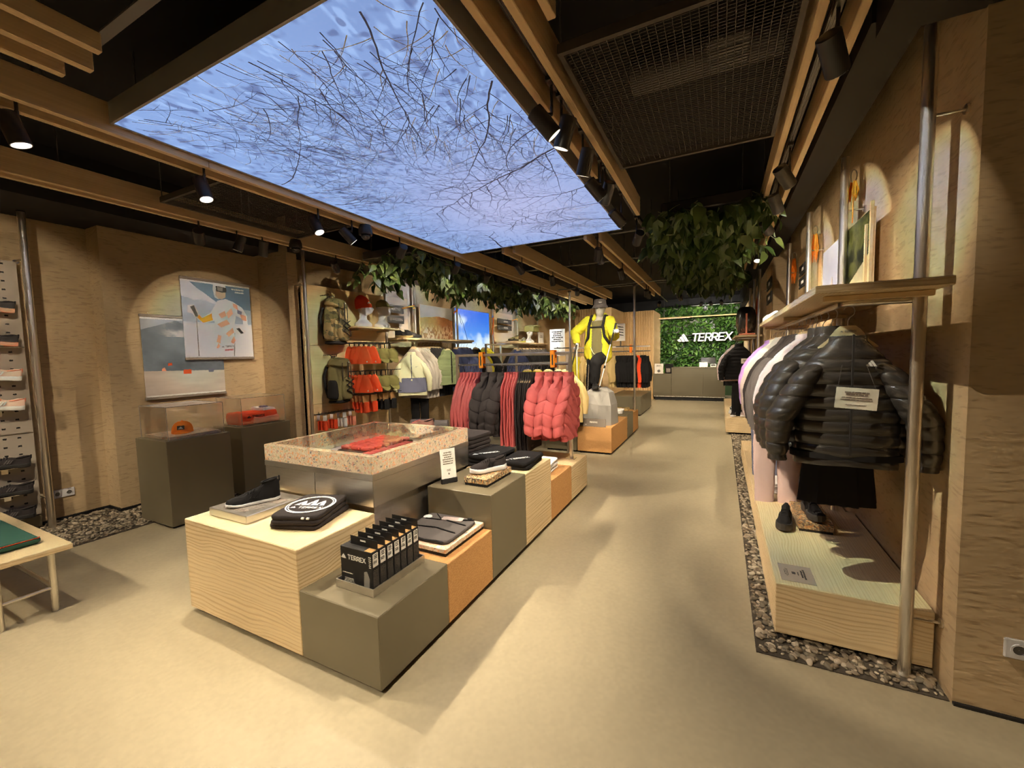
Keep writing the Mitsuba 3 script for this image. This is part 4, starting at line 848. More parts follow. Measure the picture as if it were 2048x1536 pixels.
# --- far right bay
hang(G_DOWN[1], 'puffer_jacket', 'black puffer jacket with small white tag at the far right bay', .30, 8.50, RZ_R, 0.0, cols('c_black', 'c_black', 'c_black'), hanger='beige card hanger of the far bay holding the black puffer', cat='jacket')
t = thing('info_card', 'small beige card on the black puffer of the far right bay', 'card'); put('card', box(.33, .46, 8.36, 8.362, 1.26, 1.35), 'm_paper', t); put('print', mv(lines(.09, .03, 2, 5), front(.395, 8.359, 1.31)), 'm_board', t)
wallrow((8.62, 8.69), G_THIN, 'running_top', 'blush pink top', cols('c_blush'), x=.25, cat='top', where='in the far right bay')
wallrow((8.9, 9.1, 9.3, 9.5), G_COAT, 'rain_jacket', 'dark jacket', cols('c_black'), x=.30, where='in the far right bay')
hang(TRS[0], 'tights', 'black striped tights low in the far right bay', .36, 8.6, 1.02, 0, {'body': 'c_black', 'sleeve': 'c_black'}, hook=False, cat='trousers')
# --- left wall, first rail along y at x -4.68, z 1.78
RZ_L = 1.78-.0165
def leftrow(ys, protos, name, what, mats, x=-4.66, cat='jacket', rz=0.0, where='on the first left wall rail', rzj=.05):
    for i, y in enumerate(ys): hang(protos[i % len(protos)], name, f'{ORD[i]} {what} from the front {where}', x, y, RZ_L, rz+rng.normal()*rzj, mats, hanger=f'beige card hanger {where} holding the {ORD[i]} {what}', cat=cat, s=1.12)
g = hang(garment(W=.235, D=.07, L=.68, seed=90, spread=.05, collar='stand'), 'colour_block_jacket', 'cream half zip jacket with slate blue lower panel beside the caps', -4.58, 5.44, RZ_L-.10, .6, cols('c_cream'), hanger='beige card hanger holding the cream colour block jacket', cat='jacket')
Mg = trs(-4.58, 5.44, RZ_L-.10, .6)
put('lower_panel', mv(loft([sell(.236, .078, 40, .8)+np.array([0, 0, z]) for z in (-.74, -.62, -.50)]), Mg), 'c_slate', g, 30); put('zip', mv(box(-.004, .004, -.082, -.074, -.50, -.12), Mg), 'c_navy', g); put('chest_print', mv(mv(lines(.07, .008, 1, 8, .4), front(.09, -.079, -.32)), Mg), 'c_greydark', g)
leftrow((5.60, 5.69, 5.78, 5.87), G_COAT, 'hooded_sweatshirt', 'grey hooded sweatshirt', cols('c_grey'), rz=.15, cat='sweatshirt')
leftrow((5.98, 6.06, 6.14, 6.22, 6.30), G_COAT, 'softshell_jacket', 'black softshell jacket', cols('c_black'), rz=.12)
hang(TRS[1], 'trousers', 'black trousers under the grey sweatshirts on the left wall', -4.62, 5.66, 1.22, .3, {'body': 'c_black', 'sleeve': 'c_black'}, hook=False)
g = hang(G_SAGE, 'puffer_vest', 'sage green quilted puffer vest facing out of the left wall', -4.30, 6.08, 1.72, Q-.35, cols('c_sage'), hanger='beige card hanger holding the sage green vest', cat='vest')
Mv = trs(-4.30, 6.08, 1.72, Q-.35); put('zip', mv(box(-.005, .005, -.115, -.10, -.68, -.14), Mv), 'c_black', g)
leftrow((6.85, 6.95, 7.05, 7.15, 7.25), G_COAT, 'softshell_jacket', 'dark navy jacket', cols('c_navy'), rz=.0, where='far along the left wall rail')
leftrow((7.6,), G_COAT, 'softshell_jacket', 'pale striped black jacket', cols('c_black', 'c_ecru'), rz=.3, where='in front of the blue screen')
leftrow((7.95, 8.1), G_COAT, 'wind_jacket', 'mustard patterned jacket', cols('c_yellow', 'c_black'), rz=.3, where='in front of the blue screen')
hang(garment(W=.24, D=.07, L=.70, seed=91, collar='hood'), 'shell_jacket', 'navy shell jacket with white chest tag facing out of the far left wall', -4.40, 9.15, RZ_L-.05, Q-.5, cols('c_navy'), hanger='beige card hanger holding the navy shell jacket', cat='jacket')
leftrow(np.linspace(9.55, 11.4, 9), G_COAT, 'shell_jacket', 'dark shell jacket', cols('c_greydark', 'c_black'), rz=.1, where='on the far left wall rail')
# --- far rack behind the mannequin, rail along x at y 10.4
def farrow(xs, protos, name, what, mats, cat='jacket', dz=0.0):
    for i, x in enumerate(xs): hang(protos[i % len(protos)], name, f'{ORD[i]} {what} from the left on the far rack behind the mannequin', x, 10.4, 1.53-.0165+dz, Q+rng.normal()*.05, mats, hanger=f'beige card hanger on the far rack holding the {ORD[i]} {what}', cat=cat)
farrow((-3.35, -3.27), G_COAT, 'rain_jacket', 'yellow rain jacket', cols('c_yellow'))
farrow((-3.12, -3.0, -2.88), G_COAT, 'rain_jacket', 'tan hooded jacket', cols('c_tan'))
farrow((-2.42, -2.34), G_COAT, 'insulated_jacket', 'sand coloured jacket', cols('c_tan'))
farrow(np.linspace(-2.22, -1.80, 8), G_COAT, 'softshell_jacket', 'black softshell jacket', cols('c_black'))
farrow((-1.72,), G_COAT, 'rain_jacket', 'bright red orange jacket', cols('c_red'))
farrow((-1.64, -1.57), G_COAT, 'track_jacket', 'white striped black jacket', cols('c_black', 'c_black'))
t = thing('orange_clip', 'orange rope clip on the far rack behind the mannequin', 'clip'); put('strap', box(-1.98, -1.92, 10.37, 10.43, 1.49, 1.69, .008), 'c_orange', t)
# --- yellow and olive jackets of a low rack behind the island rack
for i, (x, m, tx) in enumerate(((-2.62, 'c_yellow', 'bright yellow jacket behind the island rack'), (-2.45, 'c_yellow', 'second bright yellow jacket behind the island rack'), (-2.28, 'c_khaki', 'khaki jacket behind the island rack'), (-2.12, 'c_charcoal', 'charcoal jacket behind the island rack'), (-2.0, 'c_tan', 'tan jacket behind the island rack, beside the mannequin'))):
    hang(G_COAT[i % 2], 'rain_jacket', tx, x, 5.75, 1.36, .35, cols(m), hanger=f'beige card hanger of the {tx}', cat='jacket')
rack(-2.80, -1.98, 5.75, .0, 1.52, 1.376, 'steel clothes rack behind the island rack with yellow jackets')
# ------------------------------------------------------------------ shoes: local x towards the toe, z up, sole on z = 0, about 0.29 m long
def shoe(boot=0.0, chunky=1.0, L=.29):
    x = np.linspace(-.5, .5, 22)*L
    wf = lambda u: np.interp(u, [0, .04, .12, .3, .45, .7, .85, .96, 1], [.018, .028, .034, .033, .034, .046, .043, .026, .010])
    u = (x/L+.5)
    outline = [(a, b) for a, b in zip(x, wf(u)*1.04)] + [(a, -b) for a, b in zip(x[::-1], (wf(u)*1.0)[::-1])]
    hs = .030*chunky; sole_top = lambda u: hs*(1.0+.30*(1-u)) ; lift = lambda u: .012*np.clip((u-.72)/.28, 0, 1)**1.5 + .006*np.clip((.1-u)/.1, 0, 1)
    rings = []
    for k, (f, top) in enumerate(((.90, 0), (1.0, .12), (1.05, .5), (1.02, .9), (.9, 1.0))):
        R = []
        for a, b in outline: uu = a/L+.5; R.append((a*(1+.01*(f-1)), b*f, lift(uu)+top*(sole_top(uu)-0)))
        rings.append(np.array(R))
    sole = loft(rings)
    hp = lambda u: np.interp(u, [0, .05, .15, .30, .40, .50, .62, .75, .88, .97, 1], [.072+boot, .092+boot, .095+boot*1.05, .080+boot*.95, .084+boot*.35, .088, .074, .061, .050, .036, .014])
    R = []
    for a in np.linspace(0.004, .995, 40):
        w = wf(a)*(1.0 if a < .4 else 1.0); h = hp(a); th = np.linspace(0, 2*math.pi, 25)[:-1]; ring_ = []
        for q in th:
            c, s = math.cos(q), math.sin(q); yy = w*np.sign(c)*abs(c)**.7*(1-.30*max(s, 0)*(1 if a < .62 else .5)); zz = (sole_top(a)*.6+lift(a)) + max(s, -.15)*max(h-.012, .004)
            ring_.append(((a-.5)*L, yy, zz))
        R.append(ring_)
    upper = loft(R)
    zc = .080+boot
    zt = lambda u: sole_top(u)*.6+lift(u)+max(hp(u)-.012, .004)
    mouth = loft([np.stack([-.315*L+.047*np.cos(t_)*f, .0240*np.sin(t_)*f, zc+.014-.06*d + (-.22*(.047*np.cos(t_)*f))], -1) for f, d in ((1.0, 0.12), (1.06, 0), (.86, 0.02), (.80, .3)) for t_ in [np.linspace(0, 2*math.pi, 25)[:-1]]], True)
    laces = J([tube([((-.02+.055*i)*L-.004, -.021, zt(.48+.055*i)-.012), ((-.02+.055*i)*L-.002, -.012, zt(.48+.055*i)-.001), ((-.02+.055*i)*L, 0, zt(.48+.055*i)+.0025), ((-.02+.055*i)*L+.002, .012, zt(.48+.055*i)-.001), ((-.02+.055*i)*L+.004, .021, zt(.48+.055*i)-.012)], .0034, 6) for i in range(5)])
    stripes = []
    for i in range(3):
        for sg in (-1, 1):
            x0 = -.07*L + .055*i*L
            stripes.append(hullpts([(x0, sg*.030, .040), (x0+.010, sg*.030, .040), (x0-.018, sg*.0335, .075), (x0-.008, sg*.0335, .075), (x0, sg*.0385, .040), (x0+.010, sg*.0388, .040), (x0-.018, sg*.0330, .074), (x0-.008, sg*.0332, .074)]))
    tab = box(-.5*L-.004, -.5*L+.004, -.008, .008, .075+boot, .110+boot, .002)
    return [('sole', P(sole, 35), 'sole'), ('upper', P(upper, 50), 'upper'), ('collar', P(mouth, 50), 'collar'), ('laces', P(laces, True), 'laces'), ('stripes', P(J(stripes), 30), 'stripes'), ('pull_tab', P(tab), 'collar')]
SHOE, BOOT, CHUNK, SOCK = shoe(), shoe(.035), shoe(.0, 1.45), shoe(.040, .55)
def put_shoe(proto, name, text_, x, y, z, rz, mats, rx=0, ry=0, group=None, s=1.0):
    m = dict(sole='c_white', upper='c_black', collar='c_black', laces='c_black', stripes='c_white'); m.update(mats)
    return stamp(proto, name, text_, 'boot' if proto is BOOT else 'shoe', trs(x, y, z, rz, rx, ry, s), group, m)
put_shoe(SOCK, 'sneaker', 'black high sneaker with white sole on the printed steel block', -2.575, 1.53, .623, -2.05, dict(sole='c_white', stripes='c_black'), s=1.0)
put_shoe(SHOE, 'sneaker', 'black running shoe with white sole on the speckled slab', -1.515, 2.60, .655, -2.15, dict(sole='c_white', stripes='c_black', upper='c_charcoal'))
t = thing('steel_block', 'flat brushed steel block with pale print under the black high sneaker', 'display block'); put('block', box(-2.765, -2.395, 1.375, 1.745, .575, .622, .003), 'm_steel', t)
put('print', mv(J([mv(lines(.30, .045, 1, 5, .8), trs(0, -.13)), mv(lines(.26, .08, 5, 6, .3), trs(.02, -.055)), box(.03, .15, .02, .10, 0, .001)]), trs(-2.58, 1.56, .6221)), 'm_board', t)
t = thing('speckled_slab', 'speckled recycled slab under the black running shoe', 'display slab'); put('slab', box(-1.61, -1.42, 2.42, 2.79, .612, .652, .003), 'm_terrazzo_dark', t); put('foot', box(-1.605, -1.425, 2.425, 2.785, .594, .612), 'm_black', t)
t = thing('speckled_slab', 'large speckled recycled slab under the grey folded shirt', 'display slab'); put('slab', box(-1.80, -1.375, 1.86, 2.285, .385, .412, .003), 'm_terrazzo', t); put('foot', box(-1.795, -1.38, 1.865, 2.28, .367, .385), 'm_black', t)
# ------------------------------------------------------------------ folded garments
def folded(w, l, h, seed=0, tuck=.004):
    r_ = np.random.default_rng(seed); rings = []
    for i, t_ in enumerate(np.linspace(0, math.pi, 9)):
        R = []
        for a in np.linspace(0, 2*math.pi, 49)[:-1]:
            c, s = math.cos(a), math.sin(a); e = .22
            R.append(((w/2-.010+.010*math.sin(t_))*np.sign(c)*abs(c)**e, (l/2-.010+.010*math.sin(t_))*np.sign(s)*abs(s)**e, h/2-h/2*math.cos(t_)))
        rings.append(np.array(R))
    m = loft(rings); v = np.array(m.vertices); v[:, 2] += tuck*nz(v, 12, seed)*2*(v[:, 2]/h); v[:, :2] += .006*nz(v, 9, seed+5)[:, None]; m.vertices = v; return m
def stack(x, y, z, rz, n, w, l, h, mat, name, what, cat, seed=0, top=None):
    for i in range(n):
        m = folded(w*(1+.03*rng.normal()), l, h, seed+i)
        t = put(name, m, mat, None, 45, trs(x+.004*rng.normal(), y+.004*rng.normal(), z+i*h*.97, rz+.03*rng.normal()), text=f'{what}, ' + ('topmost of its stack' if i == n-1 else f'{ORD[i]} from the bottom of its stack'), cat=cat)
    return z+n*h*.97
def part(nm, mesh, mat, par, M=None): put(nm, mesh, mat, par, M=M)
zt = stack(-2.135, 1.60, .575, .35, 3, .30, .36, .028, 'c_charcoal', 'folded_shirt', 'black folded shirt with white round peak print', 'shirt', 100)
pt = 'folded_shirt_002'; Mp = trs(-2.125, 1.59, zt+.004, .35-math.pi*0+.0)
def peaks():
    ms = [mv(trimesh.creation.annulus(.128, .136, .0012, 48), trs()), mv(trimesh.creation.annulus(.117, .123, .0012, 48), trs())]
    for x, h in ((-.058, .075), (.0, .10), (.055, .085)): ms.append(prism(Polygon([(x-.034, -.02), (x-.010, -.02+h*.75), (x, -.02+h), (x+.014, -.02+h*.7), (x+.034, -.02)]).difference(Polygon([(x-.012, -.015), (x-.002, -.02+h*.6), (x+.006, -.015)])), 0, .0012))
    ms.append(mv(brand(.028, .3, .0012), trs(0, -.052)))
    return J(ms)
put('print', peaks(), 'm_white', pt, M=Mp)
put('size_tag', J([box(.05, .066, -.178, -.168, 0, .010, .001), box(.08, .096, -.178, -.168, 0, .010, .001)]), 'm_white', pt, M=trs(-2.125, 1.59, zt-.016, .35))
# grey folded running shirt on the slab
t = thing('folded_shirt', 'grey folded running shirt with dark seams on the large speckled slab', 'shirt')
Mg = trs(-1.585, 2.075, .413, .02); sh = folded(.37, .36, .022, 120); put('body', sh, 'c_greydark', t, 45, Mg)
put('seam', J([tube([(-.15, y0, .0235), (0, y0+.02, .0245), (.16, y0-.005, .0235)], .0035, 6) for y0 in (-.05, .07)]+[tube([(-.12, .16, .023), (-.05, .10, .0245), (.10, .13, .0245), (.17, .16, .023)], .0035, 6)]), 'c_black', t, True, Mg)
put('collar', mv(folded(.15, .055, .012, 121), trs(.03, .12, .018, .15)), 'c_mauve', t, 45, Mg); put('sleeve', mv(folded(.12, .07, .014, 122), trs(-.15, -.12, .016, .4)), 'c_mauve', t, 45, Mg)
put('hem', mv(folded(.26, .03, .008, 123), trs(.03, -.17, .010)), 'c_black', t, 45, Mg); put('badge', mv(prism(Point(0, 0).buffer(.03), 0, .002), trs(-.155, .10, .022)), 'm_white', t, M=Mg)
put('neck_tag', box(.12, .15, .155, .168, .022, .030, .001), 'm_black', t, M=Mg)
# black sweatshirts on the ash plinth
for j, (x, y, n, rz) in enumerate(((-1.47, 3.09, 2, .05), (-1.73, 3.05, 3, -.04))):
    z_ = stack(x, y, .591, rz, n, .25, .40, .034, 'c_black', 'folded_sweatshirt', ('black sweatshirt with white print at the aisle', 'black sweatshirt beside the glass case')[j], 'sweatshirt', 130+10*j)
    put('print', mv(brand(.034, .35, .0012), trs(0, 0, 0, .9)), 'm_white', f'folded_sweatshirt_{(n-1 if j == 0 else 4):03d}', M=trs(x-.01, y-.10, z_+.003, 0, -.02))
stack(-1.56, 3.66, .386, .08, 5, .30, .34, .019, 'c_white', 'folded_shirt', 'white folded shirt on the low cork plinth', 'shirt', 150)
stack(-2.06, 3.13, .602, -.1, 6, .36, .36, .036, 'c_charcoal', 'folded_sweater', 'dark charcoal folded sweater behind the glass case', 'sweater', 160)
stack(.535, 4.31, .251, .03, 5, .30, .30, .018, 'c_white', 'folded_shirt', 'white folded shirt on the right wall platform', 'shirt', 170)
stack(-1.66, 7.42, .431, .1, 3, .28, .30, .022, 'c_white', 'folded_shirt', 'white folded shirt behind the grey rock', 'shirt', 180)
for i, (x, y) in enumerate(((-2.62, 3.02), (-2.30, 3.30))):
    pass
t = thing('steel_block', 'steel display block with pale print under the rust brown shoe', 'display block'); put('block', box(-2.78, -2.42, 2.98, 3.36, .741, .80, .003), 'm_steel', t); put('print', mv(lines(.2, .10, 4, 15, .35), trs(-2.52, 3.10, .8001)), 'm_board', t)
put_shoe(SHOE, 'sneaker', 'rust brown trail shoe on the steel block behind the glass case', -2.60, 3.16, .801, -2.7, dict(sole='c_rust', upper='c_rust', stripes='c_rust', laces='c_pink', collar='c_black'))
t = thing('belt_bag', 'dark grey waist bags lying behind the glass case', 'bag')
for i, x in enumerate((-2.83, -2.62)): put('roll', mv(loft([sell(.055, .05, 20, .9)+np.array([0, 0, z]) for z in np.linspace(-.11, .11, 6)]), trs(x, 3.48, .792, .4, 0, Q)), 'c_greydark', t, 50)
# ------------------------------------------------------------------ boxes in a steel tray
t = thing('steel_tray', 'shallow steel tray holding the row of black product boxes', 'tray')
tx0, tx1, ty0, ty1 = -1.70, -1.45, 1.385, 1.765
put('bottom', box(tx0, tx1, ty0, ty1, .373, .379), 'm_steel', t); put('wall', ring(tx0, tx1, ty0, ty1, .004, .373, .412), 'm_steel', t)
for i in range(7):
    b = thing('product_box', f'black product box with white brand print, {ORD[i]} from the front of the tray', 'box', None)
    y = 1.408 + i*.0495; x0, x1, z0, z1 = -1.685, -1.475, .380, .575
    put('carton', box(x0, x1, y, y+.046, z0, z1, .0015), 'm_black', b)
    put('hang_tab', box(x0+.03, x1-.0, y+.040, y+.0415, z1, z1+.042), 'm_black', b); put('slot', mv(box(-.018, .018, -.004, .004, 0, .001), front((x0+x1)/2+.01, y+.0399, z1+.026)), 'm_white', b)
    put('top_patch', box(x1-.050, x1-.004, y+.002, y+.038, z1, z1+.0006), 'c_orange' if False else 'm_cardboard', b); put('side_label', box(x1, x1+.0006, y+.006, y+.040, .50, .565), 'm_white', b)
    put('barcode', J([box(x1+.0006, x1+.001, y+.010+.004*k, y+.012+.004*k, .515, .530) for k in range(6)]+[box(x1+.0006, x1+.001, y+.012, y+.034, z, z+.004) for z in (.540, .548, .556)]), 'm_ink', b)
    put('side_pattern', J([box(x1+.0002, x1+.0007, y+.006+.006*k, y+.0095+.006*k, z+.003*(k % 2), z+.003*(k % 2)+.0022) for k in range(6) for z in np.arange(.386, .488, .0085)]), 'm_board', b)
    if i == 0:
        put('brand_print', mv(brand(.023), front(-1.598, y-.0002, .528)), 'm_white', b)
        put('small_print', mv(J([mv(lines(.07, .006, 1, 3, .6), trs(-.02, .015)), mv(lines(.085, .028, 4, 9, .35), trs(-.01, -.022))]), front(-1.62, y-.0002, .430)), 'm_paper', b)
        put('picture', mv(prism([(0, 0), (.035, -.01), (.040, .05), (.025, .085), (.006, .08)], 0, .001), front(-1.533, y-.0002, .392)), 'm_frame', b)
        put('side_print', mv(lines(.018, .06, 6, 12, .4), front(-1.488, y-.0002, .525)), 'm_paper', b)
# sign stand
t = thing('sign_stand', 'white printed sign card in a dark foot leaning on the glass case', 'sign'); A = frame((-1.735, 2.43, .594), (.42, .907, 0), (.0, 0, 1.0), (.907, -.42, 0)); A = frame((-1.735, 2.42, .594), (.5, .866, 0), (-.10, .06, .993), (.866, -.5, .117))
put('card', mv(box(-.058, .058, .03, .245, 0, .004), A), 'm_white', t); put('foot', mv(box(-.06, .06, .0, .034, -.012, .014, .002), A), 'm_black', t); put('print', mv(J([mv(lines(.085, .095, 6, 21, .55), trs(0, .178)), mv(lines(.03, .02, 2, 2, .4), trs(0, .092)), box(-.006, .006, .06, .072, 0, .001)]), A @ trs(0, 0, .0042)), 'm_board', t)
# ------------------------------------------------------------------ right platforms: card, shoes
t = thing('platform_card', 'flat beige printed card lying on the nearest right platform', 'card'); M_ = frame((.372, 2.565, .310), (0, -1, 0), (1, 0, 0), (0, 0, 1)); put('card', mv(box(-.095, .095, -.075, .075, 0, .0015), M_), 'm_board', t); scene[t+'__card']['bsdf'] = ref('m_gridboard')
put('print', mv(J([mv(lines(.11, .022, 2, 3, .7), trs(.0, .03)), mv(lines(.05, .012, 1, 4, .4), trs(0, .008)), box(-.012, .012, -.02, -.004, 0, .001), mv(lines(.10, .02, 3, 5, .3), trs(0, -.045))]), M_ @ trs(0, 0, .0016)), 'm_ink', t)
put_shoe(CHUNK, 'sneaker', 'black chunky shoe standing on the nearest right platform', .402, 3.27, .310, -1.75, dict(sole='m_rubber', stripes='c_black', upper='c_black'))
t = thing('speckled_slab', 'dark speckled slab on the nearest right platform', 'display slab'); put('slab', box(.47, .66, 3.20, 3.62, .325, .372, .003), 'm_terrazzo_dark', t); put('foot', box(.475, .655, 3.205, 3.615, .310, .325), 'm_black', t)
put_shoe(CHUNK, 'sneaker', 'black chunky shoe on the dark speckled slab', .565, 3.34, .373, -1.45, dict(sole='m_rubber', stripes='c_black', upper='c_black'))
put_shoe(SHOE, 'sneaker', 'peach shoe with orange sole standing on the low right platform', .43, 4.93, .251, -1.65, dict(sole='c_orange', upper='c_peach', stripes='c_peach', laces='c_peach', collar='c_charcoal'))
t = thing('speckled_slab', 'speckled slab under the second peach shoe on the low right platform', 'display slab'); put('slab', box(.52, .72, 4.84, 5.22, .265, .305, .003), 'm_terrazzo_dark', t); put('foot', box(.525, .715, 4.845, 5.215, .251, .265), 'm_black', t)
put_shoe(SHOE, 'sneaker', 'peach shoe with orange sole on the speckled slab of the low platform', .60, 5.0, .306, -1.5, dict(sole='c_orange', upper='c_peach', stripes='c_peach', laces='c_peach', collar='c_charcoal'))
t = thing('wood_tray', 'ash wood tray with black shoes on the low right platform', 'tray'); put('tray', box(.36, .62, 5.45, 5.95, .251, .285, .003), 'm_ash', t)
put_shoe(CHUNK, 'sneaker', 'left black shoe on the wood tray of the low right platform', .44, 5.62, .286, -1.6, dict(sole='m_rubber', stripes='c_black')); put_shoe(CHUNK, 'sneaker', 'right black shoe on the wood tray of the low right platform', .55, 5.66, .286, -1.5, dict(sole='m_rubber', stripes='c_black'))
for i, (x, y, c) in enumerate(((.20, 8.9, 'c_white'), (.34, 8.95, 'c_black'), (.24, 9.5, 'c_grey'), (.38, 8.55, 'c_blush'), (.22, 8.5, 'c_charcoal'))):
    put_shoe(SHOE, 'sneaker', f"{['white', 'black', 'grey', 'blush pink', 'charcoal'][i]} shoe on the far ash platform", x, y, .301, -1.6, dict(sole='c_white', upper=c, stripes='c_white' if i != 0 else 'c_black'))
# ------------------------------------------------------------------ shelf goods of the right wall
def picture(name, text_, mat, x, y0, y1, z0, z1, side, frame_='m_oak', th=.018, lean=0.0):
    t = thing(name, text_, 'picture'); s = -1 if side == 'r' else 1
    xa, xb = sorted((x, x-s*th)); put('board', box(xa, xb, y0, y1, z0, z1), frame_, t); put('print', box(*sorted((x+s*.0012, x)), y0+.004, y1-.004, z0+.004, z1-.004), mat, t); return t
t = picture('trail_picture', 'mountain trail photograph on the shelf of the right wall', 'm_trail', .80, 3.23, 4.55, 1.766, 2.33, 'r')
put('runner', mv(J([prism([(0, .10), (.03, .10), (.035, .22), (.02, .27), (-.01, .24), (-.015, .16)], 0, .001), prism([(-.02, 0), (0, 0), (.012, .11), (-.01, .11)], 0, .001), prism([(.03, .0), (.045, .0), (.028, .11), (.01, .11)], 0, .001)]), to_left(.797, 4.20, 1.80)), 'c_mauve', t)
put('edge_strip', J([box(.786, .800, 3.30, 3.32, 1.766, 2.25, .002), box(.786, .803, 3.205, 3.228, 1.766, 2.36, .002)]), 'm_oak', t)
def board_sign(name, text_, word, M, w, h, seed, board=True):
    t = thing(name, text_, 'sign'); put('board', mv(box(-w/2, w/2, -h/2, h/2, 0, .012, .002), M), 'm_black', t)
    m = text(word, h*.34, True, .001) if word else lines(w*.42, h*.34, 1, seed, .9)
    m = mv(m, trs(w*.08, 0, .0122)); put('lettering', mv(m, M), 'm_paper', t); put('mark', mv(mountain(h*.22, .001), M @ trs(-w*.40, -h*.22, .0122)), 'm_paper', t)
board_sign('black_sign', 'upper black sign board between two poles of the right wall', '', to_left(.80, 5.54, 2.36), .40, .11, 31); board_sign('black_sign', 'lower black sign board between two poles of the right wall', '', to_left(.80, 5.54, 2.22), .40, .11, 32)
t = thing('sign_backboard', 'oak panel behind the black sign boards of the right wall', 'panel'); put('board', box(.86, .884, 5.10, 6.30, 1.80, 2.62), 'm_oak', t)
t = thing('sign_backboard', 'tall oak panel behind the far pair of black sign boards', 'panel'); put('board', box(.66, .678, 7.3, 7.9, 1.0, 2.72), 'm_oak', t)
board_sign('black_sign', 'upper black sign board of the far right pair', '', to_left(.62, 7.0, 2.42), .62, .15, 33); board_sign('black_sign', 'lower black sign board of the far right pair', '', to_left(.62, 7.0, 2.22), .62, .15, 34)
for i, (y, c) in enumerate(((4.72, 'c_white'), (4.93, 'c_grey'))): put_shoe(SHOE, 'sneaker', ('white and black shoe at the far end of the right shelf', 'second white shoe on the right shelf, nearer than the first')[1-i], .47, y-.02, 1.766, -2.2, dict(sole='c_white', upper=c, laces='c_white', stripes='c_black', collar='c_black'))
t = thing('tyre_bag', 'round black duffel bag standing on the far right shelf', 'bag'); put('body', mv(loft([sell(.24*math.sqrt(max(1-(z/.17)**4, .05)), .26*math.sqrt(max(1-(z/.17)**4, .05)), 32, 1)+np.array([0, 0, z]) for z in np.linspace(-.165, .165, 13)]), frame((.42, 8.85, 2.03), (0, 1, 0), (0, 0, 1), (1, 0, 0))), 'c_puffer', t, 50); put('strap', box(.40, .43, 8.58, 8.59, 1.78, 2.15, .003), 'c_coral', t)
put('base', box(.30, .56, 8.62, 8.95, 1.766, 1.80, .01), 'c_coral', t)
# orange ropes with carabiners on the poles
def rope_bundle(x, y, z, s, text_, drop=.22, lead=None):
    t = thing('rope_bundle', text_, 'rope'); sg = s
    put('carabiner', tube([(x+sg*(.05+.018*math.cos(a)), y, z+.05*math.sin(a)*.8) for a in np.linspace(0, 2*math.pi, 17)], .004, 6), 'm_chrome', t, True)
    put('loops', J([tube([(x+sg*(.05+dx), y+dy, z-.04), (x+sg*(.045+dx*1.6), y+dy*2, z-.04-drop*.5), (x+sg*(.05+dx*1.2), y+dy*2, z-.04-drop), (x+sg*(.06+dx*1.7), y+dy*2.4, z-.04-drop*.5), (x+sg*(.05+dx), y+dy, z-.035)], .006, 6) for dx, dy in ((0, 0), (.012, .008), (-.010, .012), (.006, -.012))]), 'c_red' if False else 'c_orange', t, True)
    if lead: put('cord', tube([(x+sg*.05, y, z-.03), lead], .004, 6), 'c_orange', t, True)
rope_bundle(.765, 3.725, 2.68, 1, 'orange rope hanging from the second right pole', .12, (.80, 3.66, 2.35)); rope_bundle(.765, 5.016, 2.64, 1, 'orange rope bundle hanging from the third right pole', .26); rope_bundle(.765, 6.33, 2.66, 1, 'orange rope bundle hanging from the fourth right pole', .30); rope_bundle(.56, 9.03, 2.5, 1, 'orange rope in the far right bay', .4)
# ------------------------------------------------------------------ left wall: posters
def poster(name, text_, mat, x, y0, y1, z0, z1):
    t = thing(name, text_, 'poster'); put('sheet', box(x-.003, x, y0, y1, z0+.03, z1-.03), 'm_white', t); put('print', box(x, x+.001, y0, y1, z0+.045, z1-.05), mat, t)
    for z in (z0, z1-.03): put('rod', box(x-.012, x+.012, y0-.005, y1+.005, z, z+.03, .004), 'm_board', t)
    put('wire', J([cyl((x, y, z1), (-5.46, y, z1+.02), .002, 6) for y in (y0+.08, y1-.08)]), 'm_chrome', t); return t
p1 = poster('skier_poster', 'hanging poster of a skier in a white and orange race suit', 'm_ski', -5.42, 2.575, 3.345, 1.53, 2.475)
p2 = poster('mountain_poster', 'hanging poster of a grey ski slope below a rocky peak', 'm_alp', -5.438, 2.19, 2.985, 1.11, 2.025)
PX = -5.4188
def dec(nm, pts, mat, k=0): put(nm, mv(prism(Polygon(pts).buffer(.004).buffer(-.002), 0, .0006+.0004*k), to_right(PX, 2.575, 1.575)), mat, p1)
dec('pole_print', [(.135, 0), (.140, 0), (.142, .45), (.137, .45)], 'm_board', 0); dec('pole_print', [(.53, .0), (.535, .0), (.555, .28), (.549, .28)], 'm_board', 0)
dec('suit_print', [(.32, 0), (.52, 0), (.55, .22), (.545, .34), (.58, .50), (.66, .46), (.67, .34), (.72, .33), (.715, .50), (.66, .60), (.56, .66), (.47, .69), (.38, .66), (.30, .52), (.20, .44), (.16, .48), (.14, .44), (.20, .385), (.33, .42), (.335, .30), (.31, .22)], 'm_white', 1)
for pts in ([(.20, .44), (.165, .475), (.15, .445), (.205, .39), (.31, .425), (.30, .50)], [(.38, .50), (.45, .54), (.47, .49), (.41, .455)], [(.47, .52), (.53, .58), (.545, .52), (.49, .46)], [(.36, .38), (.47, .44), (.50, .39), (.40, .345)], [(.45, .27), (.53, .34), (.545, .29), (.48, .235)], [(.34, .17), (.36, .25), (.39, .24), (.375, .15)], [(.50, .17), (.54, .24), (.555, .19), (.53, .15)], [(.555, .645), (.60, .63), (.61, .57), (.56, .60)], [(.63, .52), (.70, .50), (.705, .44), (.655, .45)], [(.335, .10), (.355, .15), (.372, .12), (.35, .09)]): dec('camouflage_print', pts, 'c_orange' if pts[0][0] < .3 else 'c_coral', 2)
